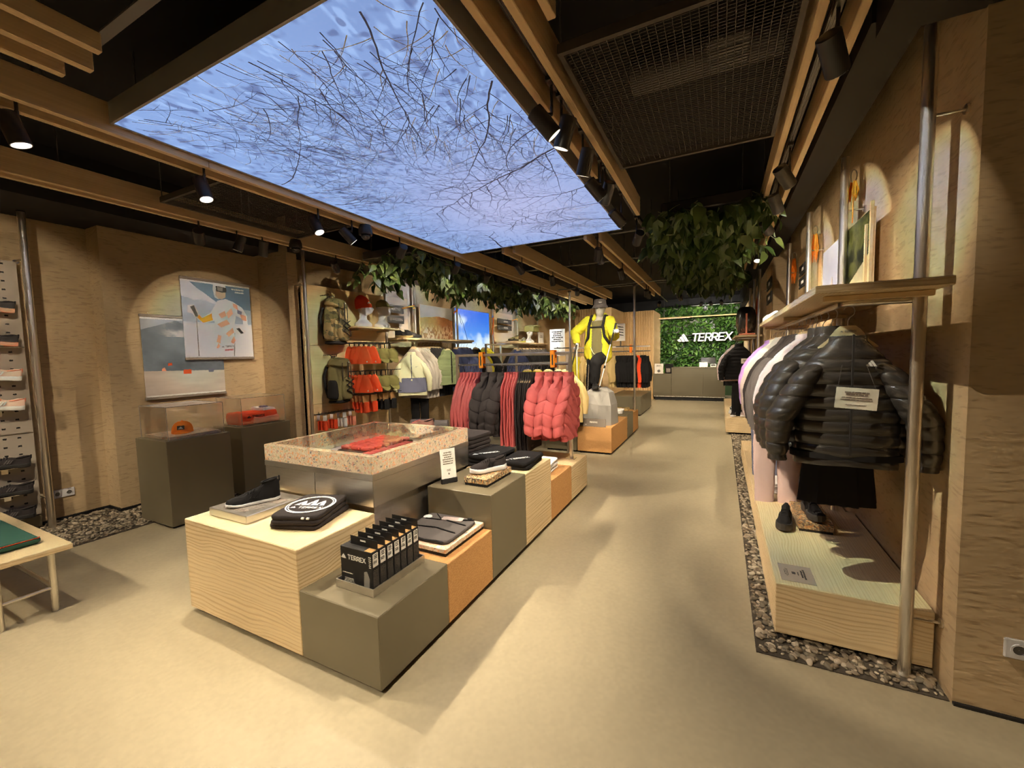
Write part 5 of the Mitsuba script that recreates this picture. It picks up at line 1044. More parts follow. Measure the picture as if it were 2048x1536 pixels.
dec('armband_print', [(.605, .57), (.655, .55), (.645, .51), (.60, .53)], 'c_slate', 2)
dec('glove_print', [(.05, .50), (.06, .58), (.12, .585), (.15, .52), (.165, .47), (.135, .445), (.10, .49)], 'm_paper', 2); dec('glove_print', [(.085, .56), (.12, .58), (.145, .50), (.155, .46), (.13, .455), (.11, .51)], 'm_ink', 3); dec('glove_print', [(.55, .32), (.62, .35), (.69, .31), (.66, .27), (.58, .265)], 'm_paper', 2); dec('glove_print', [(.58, .335), (.61, .345), (.66, .285), (.63, .275)], 'm_ink', 3)
dec('face_print', [(.365, .72), (.37, .79), (.43, .80), (.475, .78), (.47, .71), (.43, .685), (.39, .69)], 'm_skin_print', 2); dec('helmet_print', [(.335, .80), (.345, .86), (.39, .895), (.44, .89), (.475, .85), (.485, .79), (.40, .82), (.365, .80), (.36, .72), (.39, .68), (.35, .70)], 'm_white', 3)
dec('goggles_print', [(.37, .835), (.485, .825), (.485, .775), (.44, .765), (.375, .775)], 'm_ink', 4); dec('lens_print', [(.385, .825), (.445, .822), (.44, .78), (.388, .785)], 'm_frame', 5)
put('lettering', mv(mv(J([mv(lines(.155, .022, 1, 41, .8, ragged=.05), trs(0, .018)), mv(lines(.115, .022, 1, 42, .8, ragged=.05), trs(.02, -.016))]), trs(.62, .80)), to_right(PX+.001, 2.575, 1.575)), 'm_white', p1)
put('brand_print', mv(mv(brand(.020), trs(.46, .115, 0, .08)), to_right(PX+.002, 2.575, 1.575)), 'm_board', p1); put('tag_print', mv(mv(lines(.10, .022, 1, 44, .8, ragged=.0), trs(.475, .072, 0, .10)), to_right(PX+.002, 2.575, 1.575)), 'c_pinkdeep', p1)
def dec2(nm, pts, mat): put(nm, mv(prism(pts, 0, .0008), to_right(-5.4368, 2.19, 1.14)), mat, p2)
dec2('gate_print', [(.36, .235), (.44, .235), (.44, .285), (.365, .285)], 'c_red'); dec2('gate_print', [(.215, .33), (.26, .335), (.255, .365), (.22, .36)], 'c_red'); dec2('flag_print', [(.62, .245), (.675, .245), (.675, .285), (.62, .285)], 'c_slate'); dec2('racer_print', [(.155, .275), (.20, .275), (.185, .315), (.16, .30)], 'c_coral')
dec2('gate_post_print', [(.345, .28), (.44, .29), (.445, .86), (.335, .86)], 'c_slate') if False else None
# cap and race suit in the glass boxes
def cap(mat, name, text_, M, brim_mat=None, patch=True, parent=None, band=None):
    t = parent or thing(name, text_, 'cap')
    crown = []
    for i in range(11):
        a = i/10*math.pi/2; R = sell(.085*math.cos(a)**.8+.001, .095*math.cos(a)**.8+.001, 28, 1); R[:, 2] = .105*math.sin(a)**.9; R[:, 1] += .012*math.sin(a); crown.append(R)
    put('crown', loft(crown), mat, t, 60, M)
    yy = lambda x: -.082*math.sqrt(max(0, 1-(x/.088)**2))
    top, bot = [], []
    xs = np.linspace(-.078, .078, 17)
    br = grid(0, 1, 0, 1, 17, 6, lambda u, v: 0*u); v = np.array(br.vertices); u_, w_ = v[:, 0], v[:, 1]; X = (u_-.5)*.158; Y = -.092*np.sqrt(np.clip(1-(X/.088)**2, 0, 1)); Y2 = Y-.070*np.sqrt(np.clip(1-(X/.082)**2, 0, 1)); Z = .010-.20*X*X*10*.25
    V = np.stack([X, Y*(1-w_)+Y2*w_, Z-.012*w_], 1); f = np.array(br.faces); n_ = len(V); put('brim', trimesh.Trimesh(np.vstack([V, V-np.array([0, 0, .0035])]), np.vstack([f, f[:, ::-1]+n_]), process=False), brim_mat or mat, t, True, M)
    put('button', mv(trimesh.creation.icosphere(1, .007), trs(0, .012, .106)), mat, t, True, M)
    if patch: put('patch', mv(J([box(-.028, .028, -.018, .018, 0, .003)]), M @ frame((0, -.0855, .052), (1, 0, 0), (0, .33, .944), (0, -.944, .33))), 'm_black', t); put('patch_print', mv(J([mv(mountain(.018, .001), trs(0, .003, .0031)), mv(lines(.036, .006, 1, 3, .9), trs(0, -.011, .0031))]), M @ frame((0, -.0855, .052), (1, 0, 0), (0, .33, .944), (0, -.944, .33))), 'm_white', t)
    if band: put('side_stripe', loft([sell(.0865, .0965, 28, 1)[4:12]+np.array([0, 0, z]) for z in (.012, .022)], False, False), band, t, False, M)
    return t
cap('c_orange', 'baseball_hat', 'bright orange cap with black patch in the glass box', trs(-4.685, 2.15, .829, 1.0), band='m_black')
t = thing('race_suit', 'orange and white folded race suit in the far glass box', 'race suit'); Ms = trs(-4.945, 2.99, .782, Q)
put('body', mv(folded(.46, .30, .13, 200, .02), trs(0, 0, 0)), 'c_red', t, 50, Ms); put('sleeve', mv(folded(.30, .12, .075, 201, .02), trs(.07, -.12, .0)), 'c_coral', t, 50, Ms); put('collar', mv(folded(.16, .26, .05, 202, .02), trs(.15, .02, .115)), 'c_white', t, 50, Ms); put('panel', mv(folded(.07, .09, .03, 203), trs(.14, .0, .15)), 'c_slate', t, 50, Ms)
put('brand_print', mv(brand(.028), front(-.05, -.152, .085)), 'm_ink', t, M=Ms)
# ------------------------------------------------------------------ shoe panel at the left edge
sp = thing('shoe_display', 'dark grey perforated steel panels with shoes at the left edge', 'display panel')
def perf(z0, z1, hx):
    put('panel', box(-5.62, -5.60, -.9, 1.405, z0, z1, .002), 'm_gridboard', sp)
    h = []
    for z in np.arange(z0+.05, z1-.02, .075):
        for k, y in enumerate(np.arange(.55, 1.39, .085)): h.append(box(-5.6005, -5.599, y-.011, y+.011, z-.007, z+.007))
    put('hole', J(h), 'm_black', sp, kind='stuff')
perf(1.675, 2.43, 0); perf(.905, 1.668, 0); perf(.14, .898, 0)
put('edge', J([box(-5.63, -5.595, -.9, 1.405, z, z+.006) for z in (.90, 1.669)]), 'm_chrome', sp); put('foot_board', box(-5.66, -5.60, -.9, 1.40, .03, .13), 'm_bronze', sp); 
for y in (-.8, .2, 1.3): put('spacer', box(-5.719, -5.62, y, y+.03, .5, 2.3), 'm_black', sp)
for i, (z, kind) in enumerate(((2.08, 'k'), (1.79, 'k'), (1.49, 'c'), (1.23, 'c'), (.72, 'b'), (.48, 'b'), (.26, 'b'))):
    mats = dict(k=dict(sole='c_coral', upper='c_charcoal', stripes='m_white', collar='c_black'), c=dict(sole='m_white', upper='c_peach', stripes='m_white', laces='c_coral', collar='c_coral'), b=dict(sole='m_rubber', upper='c_charcoal', stripes='c_greydark'))[kind]
    for j, y in enumerate((1.20, .78, .36)):
        nm = dict(k='black coral soled shoe', c='peach coral running shoe', b='all black trail shoe')[kind]; rowt = ['top', 'second', 'third', 'fourth', 'fifth', 'sixth', 'lowest'][i]
        put_shoe(SHOE, 'sneaker', f"{nm}, {['nearest the pole', 'second from the pole', 'third from the pole'][j]} in the {rowt} row of the shoe panel", -5.535, y-.02*(i-3)*0, z-.10, -Q-.05, mats, ry=-.12)
        tt = thing('shoe_bracket', f"small steel bracket under the {['first', 'second', 'third'][j]} shoe of the {rowt} row", 'bracket'); put('arm', box(-5.60, -5.50, y-.05, y+.07, z-.108, z-.103), 'm_chrome', tt); put('hook', box(-5.60, -5.596, y-.01, y+.03, z-.16, z-.105), 'm_chrome', tt)
# ------------------------------------------------------------------ backpack panel
bp = thing('backpack_display', 'large pale oak panel carrying backpacks, caps and beanies', 'panel')
for z0, z1 in ((1.695, 2.49), (.905, 1.692), (.13, .902)): put('board', box(-4.87, -4.845, 3.66, 5.14, z0, z1, .002), 'm_oak', bp)

for y in (3.75, 5.0): put('spacer', box(-5.139, -4.87, y, y+.04, .2, 2.4), 'm_black', bp)
def backpack(M, mat, name, text_, lid=True, lace='m_black'):
    t = thing(name, text_, 'backpack')
    def blob(w, d, h, e=.6, top=.8, seed=0):
        R = []
        for i in range(15):
            a = i/14; f = (1-abs(2*a-1)**6*.35)*(1+(top-1)*a**2); r_ = sell(w/2*f, d/2*f, 30, e); r_[:, 2] = h*a; r_ += .010*nz(r_, 11, seed)[:, None]; R.append(r_)
        return loft(R)
    put('body', mv(blob(.33, .22, .54, .6, .86, 1), M), mat, t, 50)
    put('lid', mv(mv(blob(.32, .25, .12, .7, .7, 2), trs(0, -.02, .50, 0, .12)), M), mat, t, 50)
    for sg in (-1, 1): put('side_pocket', mv(mv(blob(.09, .15, .26, .7, .8, 3+sg), trs(sg*.17, -.01, .06)), M), 'c_black' if mat == 'c_moss' else mat, t, 50)
    put('front_pocket', mv(mv(blob(.24, .08, .30, .7, .85, 6), trs(0, -.12, .05)), M), mat, t, 50)
    pts = [(-.09, -.168, .32), (.09, -.170, .25), (-.09, -.172, .18), (.09, -.170, .11), (.09, -.170, .18), (-.09, -.172, .25), (.09, -.168, .32)]
    put('lacing', mv(J([cyl(a, b, .0065, 6) for a, b in zip(pts[:-1], pts[1:])]), M), lace, t, True)
    put('strap', mv(J([box(-.012, .012, -.150, -.143, .28, .56, .002), box(-.11, -.095, -.13, -.125, .30, .55, .002), box(.095, .11, -.13, -.125, .30, .55, .002)]), M), 'm_black', t)
    put('base', mv(blob(.32, .21, .05, .6, 1.0, 9), M), 'c_black', t, 50)
    put('haul_loop', mv(tube([(-.05, .08, .57), (-.04, .06, .64), (.04, .06, .64), (.05, .08, .57)], .007, 6), M), 'm_black', t, True)
    put('badge', mv(mv(mountain(.022, .002), front(.03, -.147, .56)), M), 'm_white', t)
    put('shoulder_strap', mv(J([tube([(sx, .11, .50), (sx*1.15, .15, .36), (sx*1.2, .13, .2), (sx, .11, .08)], .018, 8) for sx in (-.09, .09)]), M), 'c_black', t, True)
    return t
backpack(trs(-4.70, 4.04, 1.70, Q+.32), 'm_camo', 'backpack', 'camouflage backpack with black lacing, upper one on the oak panel')
backpack(trs(-4.70, 4.05, .90, Q+.32), 'c_moss', 'backpack', 'olive and black backpack, lower one on the oak panel')
for i, z in enumerate((2.36, 1.56)):
    t = thing('wall_hook', ('black wire hook above the camouflage backpack', 'black wire hook above the olive backpack')[i], 'hook'); put('wire', J([tube([(-4.845, 3.94+.12*k, z), (-4.72, 3.94+.12*k, z), (-4.70, 3.97+.06*k, z-.03)], .004, 6) for k in (0, 1)]), 'm_black', t, True)
# small shelf with two busts
t = thing('bust_shelf', 'small pale shelf under the two display heads', 'shelf'); put('board', box(-4.84, -4.48, 4.22, 5.10, 1.93, 1.955, .003), 'm_ash', t); put('bracket', J([box(-4.845, -4.60, y, y+.02, 1.905, 1.929) for y in (4.35, 4.95)]), 'm_chrome', t)
def bust(M, name, text_, s=1.0):
    t = thing(name, text_, 'display bust')
    prof = [(.0, .135, .112, .006), (.03, .145, .120, .008), (.055, .138, .114, .008), (.08, .105, .088, .010), (.10, .070, .066, .010), (.12, .053, .054, .010), (.15, .050, .053, .010), (.175, .051, .056, .006), (.192, .054, .072, -.014), (.205, .057, .086, -.028), (.225, .063, .094, -.026), (.25, .067, .096, -.022), (.28, .071, .098, -.018), (.31, .074, .098, -.012), (.34, .073, .097, -.008), (.37, .064, .086, -.004), (.39, .047, .064, 0), (.402, .025, .034, .002), (.405, .006, .008, .002)]
    R = []
    for z, w, d, yo in prof:
        r_ = sell(w, d, 40, .95); r_[:, 1] += yo; r_[:, 2] = z
        R.append(r_)
    m = loft(R).subdivide(); m.merge_vertices(); v = np.array(m.vertices)
    fr = v[:, 1] < -.02
    def push(cx, cz, sx, sz, a):
        g_ = np.exp(-((v[:, 0]-cx)/sx)**2-((v[:, 2]-cz)/sz)**2)*fr; v[:, 1] -= a*g_
    push(0, .262, .013, .022, .026); push(0, .245, .016, .010, .010); push(0, .218, .024, .008, .010); push(0, .232, .02, .004, -.004); push(0, .190, .022, .012, .010); push(-.030, .285, .016, .010, -.012); push(.030, .285, .016, .010, -.012); push(0, .302, .05, .008, .006)
    m.vertices = v
    put('head', mv(m, M), 'm_bust', t, 60); put('ear', mv(J([mv(trimesh.creation.icosphere(2, 1), trs(sg*.073, .012, .265) @ np.diag([.010, .018, .030, 1])) for sg in (-1, 1)]), M), 'm_bust', t, True)
    put('eyelid', mv(J([mv(trimesh.creation.icosphere(2, 1), trs(sg*.030, -.092, .283) @ np.diag([.014, .010, .007, 1])) for sg in (-1, 1)]), M), 'm_bust', t, True); put('lips', mv(J([mv(trimesh.creation.icosphere(2, 1), trs(0, -.112, z) @ np.diag([.022, .008, .005, 1])) for z in (.213, .223)]), M), 'm_bust', t, True); return t
B1, B2 = trs(-4.64, 4.50, 1.956, Q+.75), trs(-4.62, 4.86, 1.956, Q+.75)
bust(B1, 'display_bust', 'white display head wearing the red beanie'); bust(B2, 'display_bust', 'white display head wearing the olive cap')
t = thing('red_beanie', 'red orange beanie on the left display head', 'beanie'); R = []
for i in range(12):
    a = i/11; r_ = sell(np.interp(a, [0, .15, .6, .85, 1], [.081, .085, .078, .05, .01]), np.interp(a, [0, .15, .6, .85, 1], [.106, .110, .10, .066, .012]), 30, 1); r_[:, 2] = .275+.19*a+.10*r_[:, 1]*(-1)*(1-a); r_[:, 1] += -.004+.035*a; r_ += .004*nz(r_, 20, 1)[:, None]; R.append(r_)
put('knit', mv(loft(R), B1), 'c_red', t, 60); put('cuff', mv(loft([sell(.085*f, .110*f, 30, 1)+np.array([0, -.004, 0])+np.stack([np.zeros(30), np.zeros(30), .272+z-.10*sell(.085, .110, 30, 1)[:, 1]], 1) for f, z in ((1.0, 0), (1.04, .005), (1.04, .05), (1.0, .055))]), B1), 'c_red', t, 50); put('tag', mv(box(.062, .066, -.075, -.055, .295, .31), B1), 'm_white', t)
cap('c_olive', 'baseball_hat', 'olive cap on the right display head', B2 @ trs(0, -.010, .318, 0, -.05, 0, 1.06), patch=False)
# hooks with beanies, caps, socks and small packs
def hookbar(y0, y1, z, x1, text_):
    t = thing('hook_bar', text_, 'hook'); put('bar', cyl((-4.84, y0, z), (-4.84, y1, z), .006, 8), 'm_black', t)
    put('prong', J([cyl((-4.84, y, z), (x1, y, z+.01), .004, 6) for y in np.arange(y0+.04, y1, .11)]), 'm_black', t)
hookbar(4.22, 5.10, 1.725, -4.46, 'black hook bar with the upper row of beanies and caps'); hookbar(4.22, 5.10, 1.315, -4.46, 'black hook bar with the lower row of beanies and caps'); hookbar(4.22, 5.10, .975, -4.46, 'black hook bar with the glove packs'); hookbar(3.72, 4.40, .765, -4.6, 'black hook bar with the small sock packs at the bottom of the panel')
def beanie_mesh(seed):
    R = []
    for i in range(12):
        a = i/11; r_ = sell(np.interp(a, [0, .1, .5, .85, 1], [.020, .045, .085, .110, .115]), np.interp(a, [0, .2, 1], [.010, .022, .028]), 24, .85); r_[:, 2] = -.02-.25*a; r_[:, 1] += .012*nz(r_, 13, seed); R.append(r_)
    return P(loft(R), 50)
BEAN = [[('knit', beanie_mesh(i), 'c_red'), ('cuff', P(loft([sell(.118, .032, 24, .85)+np.array([0, 0, z]) for z in (-.275, -.268, -.215, -.21)]), 50), 'c_red'), ('tag', P(box(.045, .060, -.034, -.031, -.255, -.235)), 'm_white'), ('clip', P(J([box(-.006, .006, -.004, .004, -.04, .02), tube([(0, 0, .01), (0, .0, .03), (.012, 0, .03)], .003, 5)])), 'm_black')] for i in range(2)]
for k, z in enumerate((1.70, 1.29)):
    for i in range(8):
        j, row_ = i % 4, i // 4
        stamp(BEAN[i % 2], 'beanie', f'red beanie in the {("upper", "lower")[k]} hook row, {ORD[j]} from the wall on the {("left", "right")[row_]} prong', 'beanie', trs(-4.78+.095*j, 4.34+.17*row_, z, .30+.06*rng.normal()), None)
for k, z in enumerate((1.70, 1.29)):
    for i in range(6):
        j, row_ = i % 3, i // 3
        M_ = trs(-4.74+.11*j, 4.72+.20*row_, z-.16, Q-.25, .75)
        t = cap('c_olive', 'baseball_hat', f'olive cap hanging in the {("upper", "lower")[k]} hook row, {ORD[j]} from the wall on the {("left", "right")[row_]} prong', M_, patch=False)
        put('clip', box(-4.762+.11*j, -4.752+.11*j, 4.694+.20*row_, 4.706+.20*row_, z-.08, z+.03), 'm_black', t)
for i in range(8):
    j, c = i % 4, i // 4; x, y = -4.76+.075*j, 4.36+.16*c
    for cc, (m, nm) in enumerate((('c_red', 'red orange'), ('c_black', 'black'))):
        yy = y + (.40 if cc else 0)
        t = thing('glove_pack', f'{nm} glove pair on a cardboard header, {ORD[j]} from the wall on the {("left", "right")[c]} prong', 'glove pack')
        put('header', box(x-.002, x+.002, yy-.055, yy+.055, .86, .975, .001), 'm_cardboard', t); put('glove', mv(folded(.10, .16, .022, 300+i), frame((x+.004, yy, .80), (0, 1, 0), (0, 0, 1), (1, 0, 0))), m, t, 45)
for i in range(12):
    j, c = i % 3, i // 3; x, y = -4.80+.06*j, 3.78+.16*c; m, nm = ((('c_red', 'red'), ('c_red', 'red'), ('c_white', 'white'), ('c_coral', 'coral'))[c])
    t = thing('sock_pack', f'small {nm} sock pack, {ORD[j]} from the wall on the {ORD[c]} prong of the lowest row', 'sock pack')
    put('header', box(x-.002, x+.002, y-.03, y+.03, .69, .76, .001), 'm_cardboard' if (i % 2) else 'm_white', t); put('sock', mv(folded(.055, .13, .020, 320+i), frame((x+.003, y, .62), (0, 1, 0), (0, 0, 1), (1, 0, 0))), m, t, 45); put('hook_loop', tube([(x, y, .755), (x, y, .79), (x+.01, y, .80)], .003, 5), 'm_black', t)
# ------------------------------------------------------------------ left shelf goods
put_shoe(BOOT, 'hiking_boot', 'left black hiking boot on the first left shelf', -4.70, 5.42, 1.831, .75, dict(sole='c_tan', stripes='c_greydark')); put_shoe(BOOT, 'hiking_boot', 'right black hiking boot on the first left shelf', -4.72, 5.68, 1.831, 1.0, dict(sole='c_black', stripes='c_greydark'))
board_sign('black_sign', 'upper black sign beside the capped head, partly hidden', 'HIKING', to_right(-5.00, 5.53, 2.335), .48, .135, 1); board_sign('black_sign', 'lower black sign beside the capped head, partly hidden', 'WANDERN', to_right(-5.00, 5.53, 2.16), .48, .135, 2)
t = thing('sign_backboard', 'oak panel behind the two black signs of the first left bay', 'panel'); put('board', box(-5.12, -5.10, 5.35, 6.0, 1.84, 2.56), 'm_oak', t)
picture('autumn_picture', 'autumn mountain photograph on the first left shelf', 'm_autumn', -4.96, 6.17, 7.21, 1.832, 2.48, 'l')
for i, (y, z) in enumerate(((9.62, 2.37), (9.62, 2.21))): board_sign('black_sign', ('upper black sign above the hiking boots of the far left shelf', 'lower black sign above the hiking boots of the far left shelf')[i], '', to_right(-5.0, y, z), .78, .12, 50+i)
t = thing('sign_backboard', 'oak panel behind the two black signs of the far left bay', 'panel'); put('board', box(-5.12, -5.10, 9.12, 10.3, 1.84, 2.60), 'm_oak', t)
put_shoe(BOOT, 'hiking_boot', 'yellow green hiking boot on a pale block of the far left shelf', -4.72, 9.55, 1.865, -2.2, dict(upper='c_khaki', sole='c_black', stripes='c_black', laces='c_yellow')); put_shoe(BOOT, 'hiking_boot', 'second yellow green hiking boot on the far left shelf', -4.70, 9.98, 1.831, -2.0, dict(upper='c_khaki', sole='c_yellow', stripes='c_black', laces='c_yellow'))
t = thing('wood_block', 'pale block under the yellow green hiking boot of the far left shelf', 'display block'); put('block', box(-4.85, -4.62, 9.38, 9.78, 1.831, 1.863, .003), 'm_ash', t)
bust(trs(-4.72, 10.55, 1.831, Q-.4), 'display_bust', 'pale display head under the green bag on the far left shelf')
t = thing('hip_bag', 'green and yellow hip bag on the far display head', 'bag'); put('body', mv(folded(.30, .52, .16, 340, .03), trs(-4.72, 10.72, 2.13, .1, 0, 0)), 'c_olive', t, 50); put('flap', mv(folded(.28, .3, .06, 341, .02), trs(-4.70, 10.90, 2.27, .1)), 'c_khaki', t, 50)
t = thing('shelf_card', 'white printed card standing at the end of the far left shelf', 'card'); put('card', box(-4.66, -4.64, 11.05, 11.40, 1.831, 2.14), 'm_white', t); put('print', mv(lines(.24, .08, 2, 17, .5), to_right(-4.638, 11.22, 2.02)), 'm_board', t)
for i, (y, z, lead) in enumerate(((6.121, 2.45, (-4.98, 5.72, 2.36)), (7.493, 2.50, (-4.94, 7.25, 2.40)), (9.058, 2.46, (-4.98, 8.92, 2.0)), (10.449, 2.5, (-4.96, 10.0, 2.42)))):
    t = thing('orange_strap', ['orange strap from the pole to the black sign of the first left bay', 'orange strap from the pole to the autumn photograph', 'orange strap at the right side of the blue screen', 'orange strap from the pole to the far left signs'][i], 'strap')
    put('webbing', J([tube([(-5.0, y-.02, z), lead], .013, 6), tube([(-5.0, y-.03, z-.04), (-4.99, y-.10, z-.06)], .010, 6)]), 'c_orange', t, True); put('buckle', box(-5.01, -4.985, y-.05, y-.02, z-.02, z+.02, .003), 'm_chrome', t)
for i, (y, a) in enumerate(((7.493, 1), (9.058, -1))):
    t = thing('rope_bundle', ('thin red and blue cord hanging before the left of the screen', 'thin red cord hanging before the right of the screen')[i], 'rope'); put('cord', J([tube([(-4.99, y+.02*a, 2.42), (-4.97, y+a*.14, 2.2), (-4.96, y+a*(.30 if i == 0 else .05), 1.80)], .004, 6), tube([(-4.99, y+.02*a, 2.42), (-4.98, y+a*.05, 2.25), (-4.97, y+a*.08, 2.18)], .005, 6)]), 'c_red' if i else 'c_slate', t, True)
ls = thing('wall_screen', 'tall lit screen showing blue sky and white cloud', 'screen'); put('housing', box(-5.14, -5.075, 7.46, 8.96, .90, 2.545, .006), 'm_frame', ls)
scene[key('display', ls)] = {'type': 'rectangle', 'to_world': mat4(frame((-5.0745, 8.21, 1.72), (0, .735, 0), (0, 0, .81), (1, 0, 0))), 'bsdf': ref('m_black'), 'emitter': {'type': 'area', 'radiance': proc(f_screen), 'sampling_weight': 1.0}}
t = thing('steel_sign_frame', 'grey steel sign frame standing before the blue screen', 'frame'); put('frame', mv(J([box(-.36, .36, -.02, .02, .0, .03), box(-.36, .36, -.02, .02, 1.35, 1.38), box(-.36, -.33, -.02, .02, 0, 1.38), box(.33, .36, -.02, .02, 0, 1.38)]), trs(-4.55, 8.2, .38, Q)), 'm_pole', t); put('foot', box(-4.7, -4.4, 7.9, 8.5, 0, .38), 'm_bronze', t)
# tall white sign cards on stands near the mannequin
for i, (x, y, z0, z1, w, tx) in enumerate(((-3.33, 9.0, 1.46, 2.07, .36, 'tall white text sign left of the mannequin'), (-1.69, 8.0, 1.72, 2.05, .17, 'white card with black claw print right of the mannequin'))):
    t = thing('sign_stand', tx, 'sign'); put('card', box(x-w/2, x+w/2, y, y+.006, z0, z1), 'm_white', t); put('stem', cyl((x, y+.012, z0-(1.05 if i == 0 else .10)), (x, y+.012, z0+.1), .012, 10), 'm_bar', t)
    put('print', mv(J([mv(lines(w*.78, (z1-z0)*.42, 6, 60, .6), trs(0, (z1-z0)*.22)), box(-.012, .012, -.14, -.10, 0, .001), mv(lines(.09, .02, 1, 6, .5), trs(0, -.19))]) if i == 0 else J([prism([(-.05, .10-.05*k), (.055, .085-.05*k), (.055, .098-.05*k), (-.045, .118-.05*k)], 0, .001) for k in range(4)]), front(x, y-.0005, (z0+z1)/2)), 'm_ink', t)
    if i == 0: put('foot', cyl((x, y+.012, 0), (x, y+.012, z0-1.0), .012, 10), 'm_bar', t); put('plate', cyl((x, y+.012, 0), (x, y+.012, .012), .14, 24), 'm_bar', t)
# ------------------------------------------------------------------ faceted grey rock and the mannequin stepping on it
def facet(pts): return trimesh.convex.convex_hull(np.array(pts, float))
rk = thing('faceted_rock', 'large grey faceted rock prop on the orange cork plinth', 'rock')
put('stone', facet([(-1.985, 6.20, .406), (-1.90, 6.12, .406), (-1.66, 6.10, .406), (-1.46, 6.22, .406), (-1.425, 6.55, .406), (-1.50, 6.88, .406), (-1.88, 6.92, .406), (-2.0, 6.55, .406), (-1.975, 6.22, .70), (-1.89, 6.14, .76), (-1.74, 6.13, .56), (-1.63, 6.14, .72), (-1.47, 6.25, .70), (-1.445, 6.56, .73), (-1.52, 6.84, .70),
    (-1.86, 6.26, .895), (-1.73, 6.22, .865), (-1.53, 6.36, .895), (-1.52, 6.66, .88), (-1.72, 6.42, .955), (-1.88, 6.62, .93), (-1.64, 6.70, .96), (-1.96, 6.45, .83), (-1.90, 6.85, .74)]), 'm_rock', rk)
rk2 = thing('faceted_rock', 'small grey faceted rock prop left of the large one', 'rock')
put('stone', facet([(-2.34, 6.16, .621), (-2.05, 6.10, .621), (-2.02, 6.42, .621), (-2.36, 6.44, .621), (-2.28, 6.22, .74), (-2.12, 6.16, .76), (-2.08, 6.36, .80), (-2.30, 6.38, .73)]), 'm_rock', rk2)
t = thing('plinth_sign', 'dark sign board leaning on the front of the large grey rock', 'sign'); put('board', box(-1.84, -1.50, 6.04, 6.055, .406, .525, .002), 'm_board', t); put('lettering', mv(lines(.115, .028, 1, 71, .9, ragged=.0), front(-1.68, 6.0398, .475)), 'm_paper', t); put('mark', mv(mountain(.02, .001), front(-1.80, 6.0398, .44)), 'm_paper', t)
def skin(bones, ref_len=.018, it=8):
    """one continuous surface around bones (p, rp, q, rq)"""
    out = None
    for p, rp, q, rq in bones:
        a = m3.Manifold.sphere(rp, 20).translate(tuple(map(float, p))); b = m3.Manifold.sphere(rq, 20).translate(tuple(map(float, q)))
        h = m3.Manifold.batch_hull([a, b]); out = h if out is None else out + h
    m = out.refine_to_length(ref_len).to_mesh(); tm = trimesh.Trimesh(m.vert_properties[:, :3], m.tri_verts); trimesh.smoothing.filter_taubin(tm, iterations=it); return tm
A_ = np.array
pel, chest, neck, head = A_((-1.77, 6.66, 1.50)), A_((-1.745, 6.62, 1.88)), A_((-1.715, 6.58, 2.07)), A_((-1.70, 6.55, 2.20))
shL, shR = A_((-1.925, 6.64, 2.01)), A_((-1.56, 6.60, 2.00)); elL, elR = A_((-2.14, 6.62, 1.84)), A_((-1.455, 6.46, 1.76)); wrL, wrR = A_((-2.045, 6.43, 1.665)), A_((-1.415, 6.27, 1.80))
hiL, hiR = A_((-1.86, 6.68, 1.47)), A_((-1.67, 6.66, 1.47)); knL, knR = A_((-1.90, 6.72, 1.07)), A_((-1.735, 6.40, 1.36)); anL, anR = A_((-1.965, 6.86, .71)), A_((-1.775, 6.47, 1.02))
def hand(w, palm_dir, side, grip):                          # palm and five fingers closed round the pole at grip
    w = A_(w); d = palm_dir/np.linalg.norm(palm_dir); s = np.cross(d, side); s /= np.linalg.norm(s); n = np.cross(d, s)
    k = w + d*.085; b = [(w, .022, w+d*.04, .026)]
    for i, (o, L) in enumerate(((-.030, .036), (-.010, .040), (.010, .038), (.029, .030))):
        r0 = k + s*o; b.append((w+d*.02+s*o*.6, .017, r0, .0115)); p1 = r0+d*L*.5+n*L*.45; p2 = p1+n*L*.75-d*L*.35; p3 = p2-d*L*.55+n*.0
        b += [(r0, .0105, p1, .0095), (p1, .0095, p2, .009), (p2, .009, p3, .0078)]
    th = w+d*.03-s*.026; b += [(th, .014, th+d*.03-s*.014+n*.018, .0115), (th+d*.03-s*.014+n*.018, .0112, th+d*.045+n*.040+s*.004, .0095)]
    return skin(b, .006, 5)
mq = thing('mannequin', 'grey mannequin in yellow jacket and bucket hat stepping on the rock', 'mannequin')
body = skin([(pel, .13, chest, .145), (chest, .14, neck-A_((0, 0, .05)), .075), (neck-A_((0, 0, .04)), .058, head-A_((0, .01, .03)), .055), (head-A_((0, .02, .065)), .062, head+A_((0, .0, .03)), .086), (head+A_((0, .012, .0)), .084, head+A_((0, .01, .04)), .084),
    (chest+A_((-.1, 0, .08)), .08, shL, .062), (chest+A_((.1, 0, .08)), .08, shR, .062), (shL, .055, elL, .042), (elL, .042, wrL, .028), (shR, .055, elR, .042), (elR, .042, wrR, .028),
    (pel, .12, hiL, .10), (pel, .12, hiR, .10), (hiL, .092, knL, .062), (knL, .06, anL, .04), (hiR, .092, knR, .062), (knR, .06, anR, .04), (anL, .04, anL+A_((.02, -.09, -.055)), .03), (anR, .04, anR+A_((.03, -.09, -.055)), .03)], .02, 8)
v = np.array(body.vertices); dd = v-(head+A_((.0, -.0, 0))); near = np.exp(-((dd[:, 0]-.008)/.016)**2-((dd[:, 2]+.005)/.022)**2)*(dd[:, 1] < -.03); v[:, 1] -= .022*near; v[:, 1] -= .010*np.exp(-((dd[:, 0]-.006)/.025)**2-((dd[:, 2]+.06)/.014)**2)*(dd[:, 1] < -.03); body.vertices = v
put('body', body, 'm_rock', mq, True)
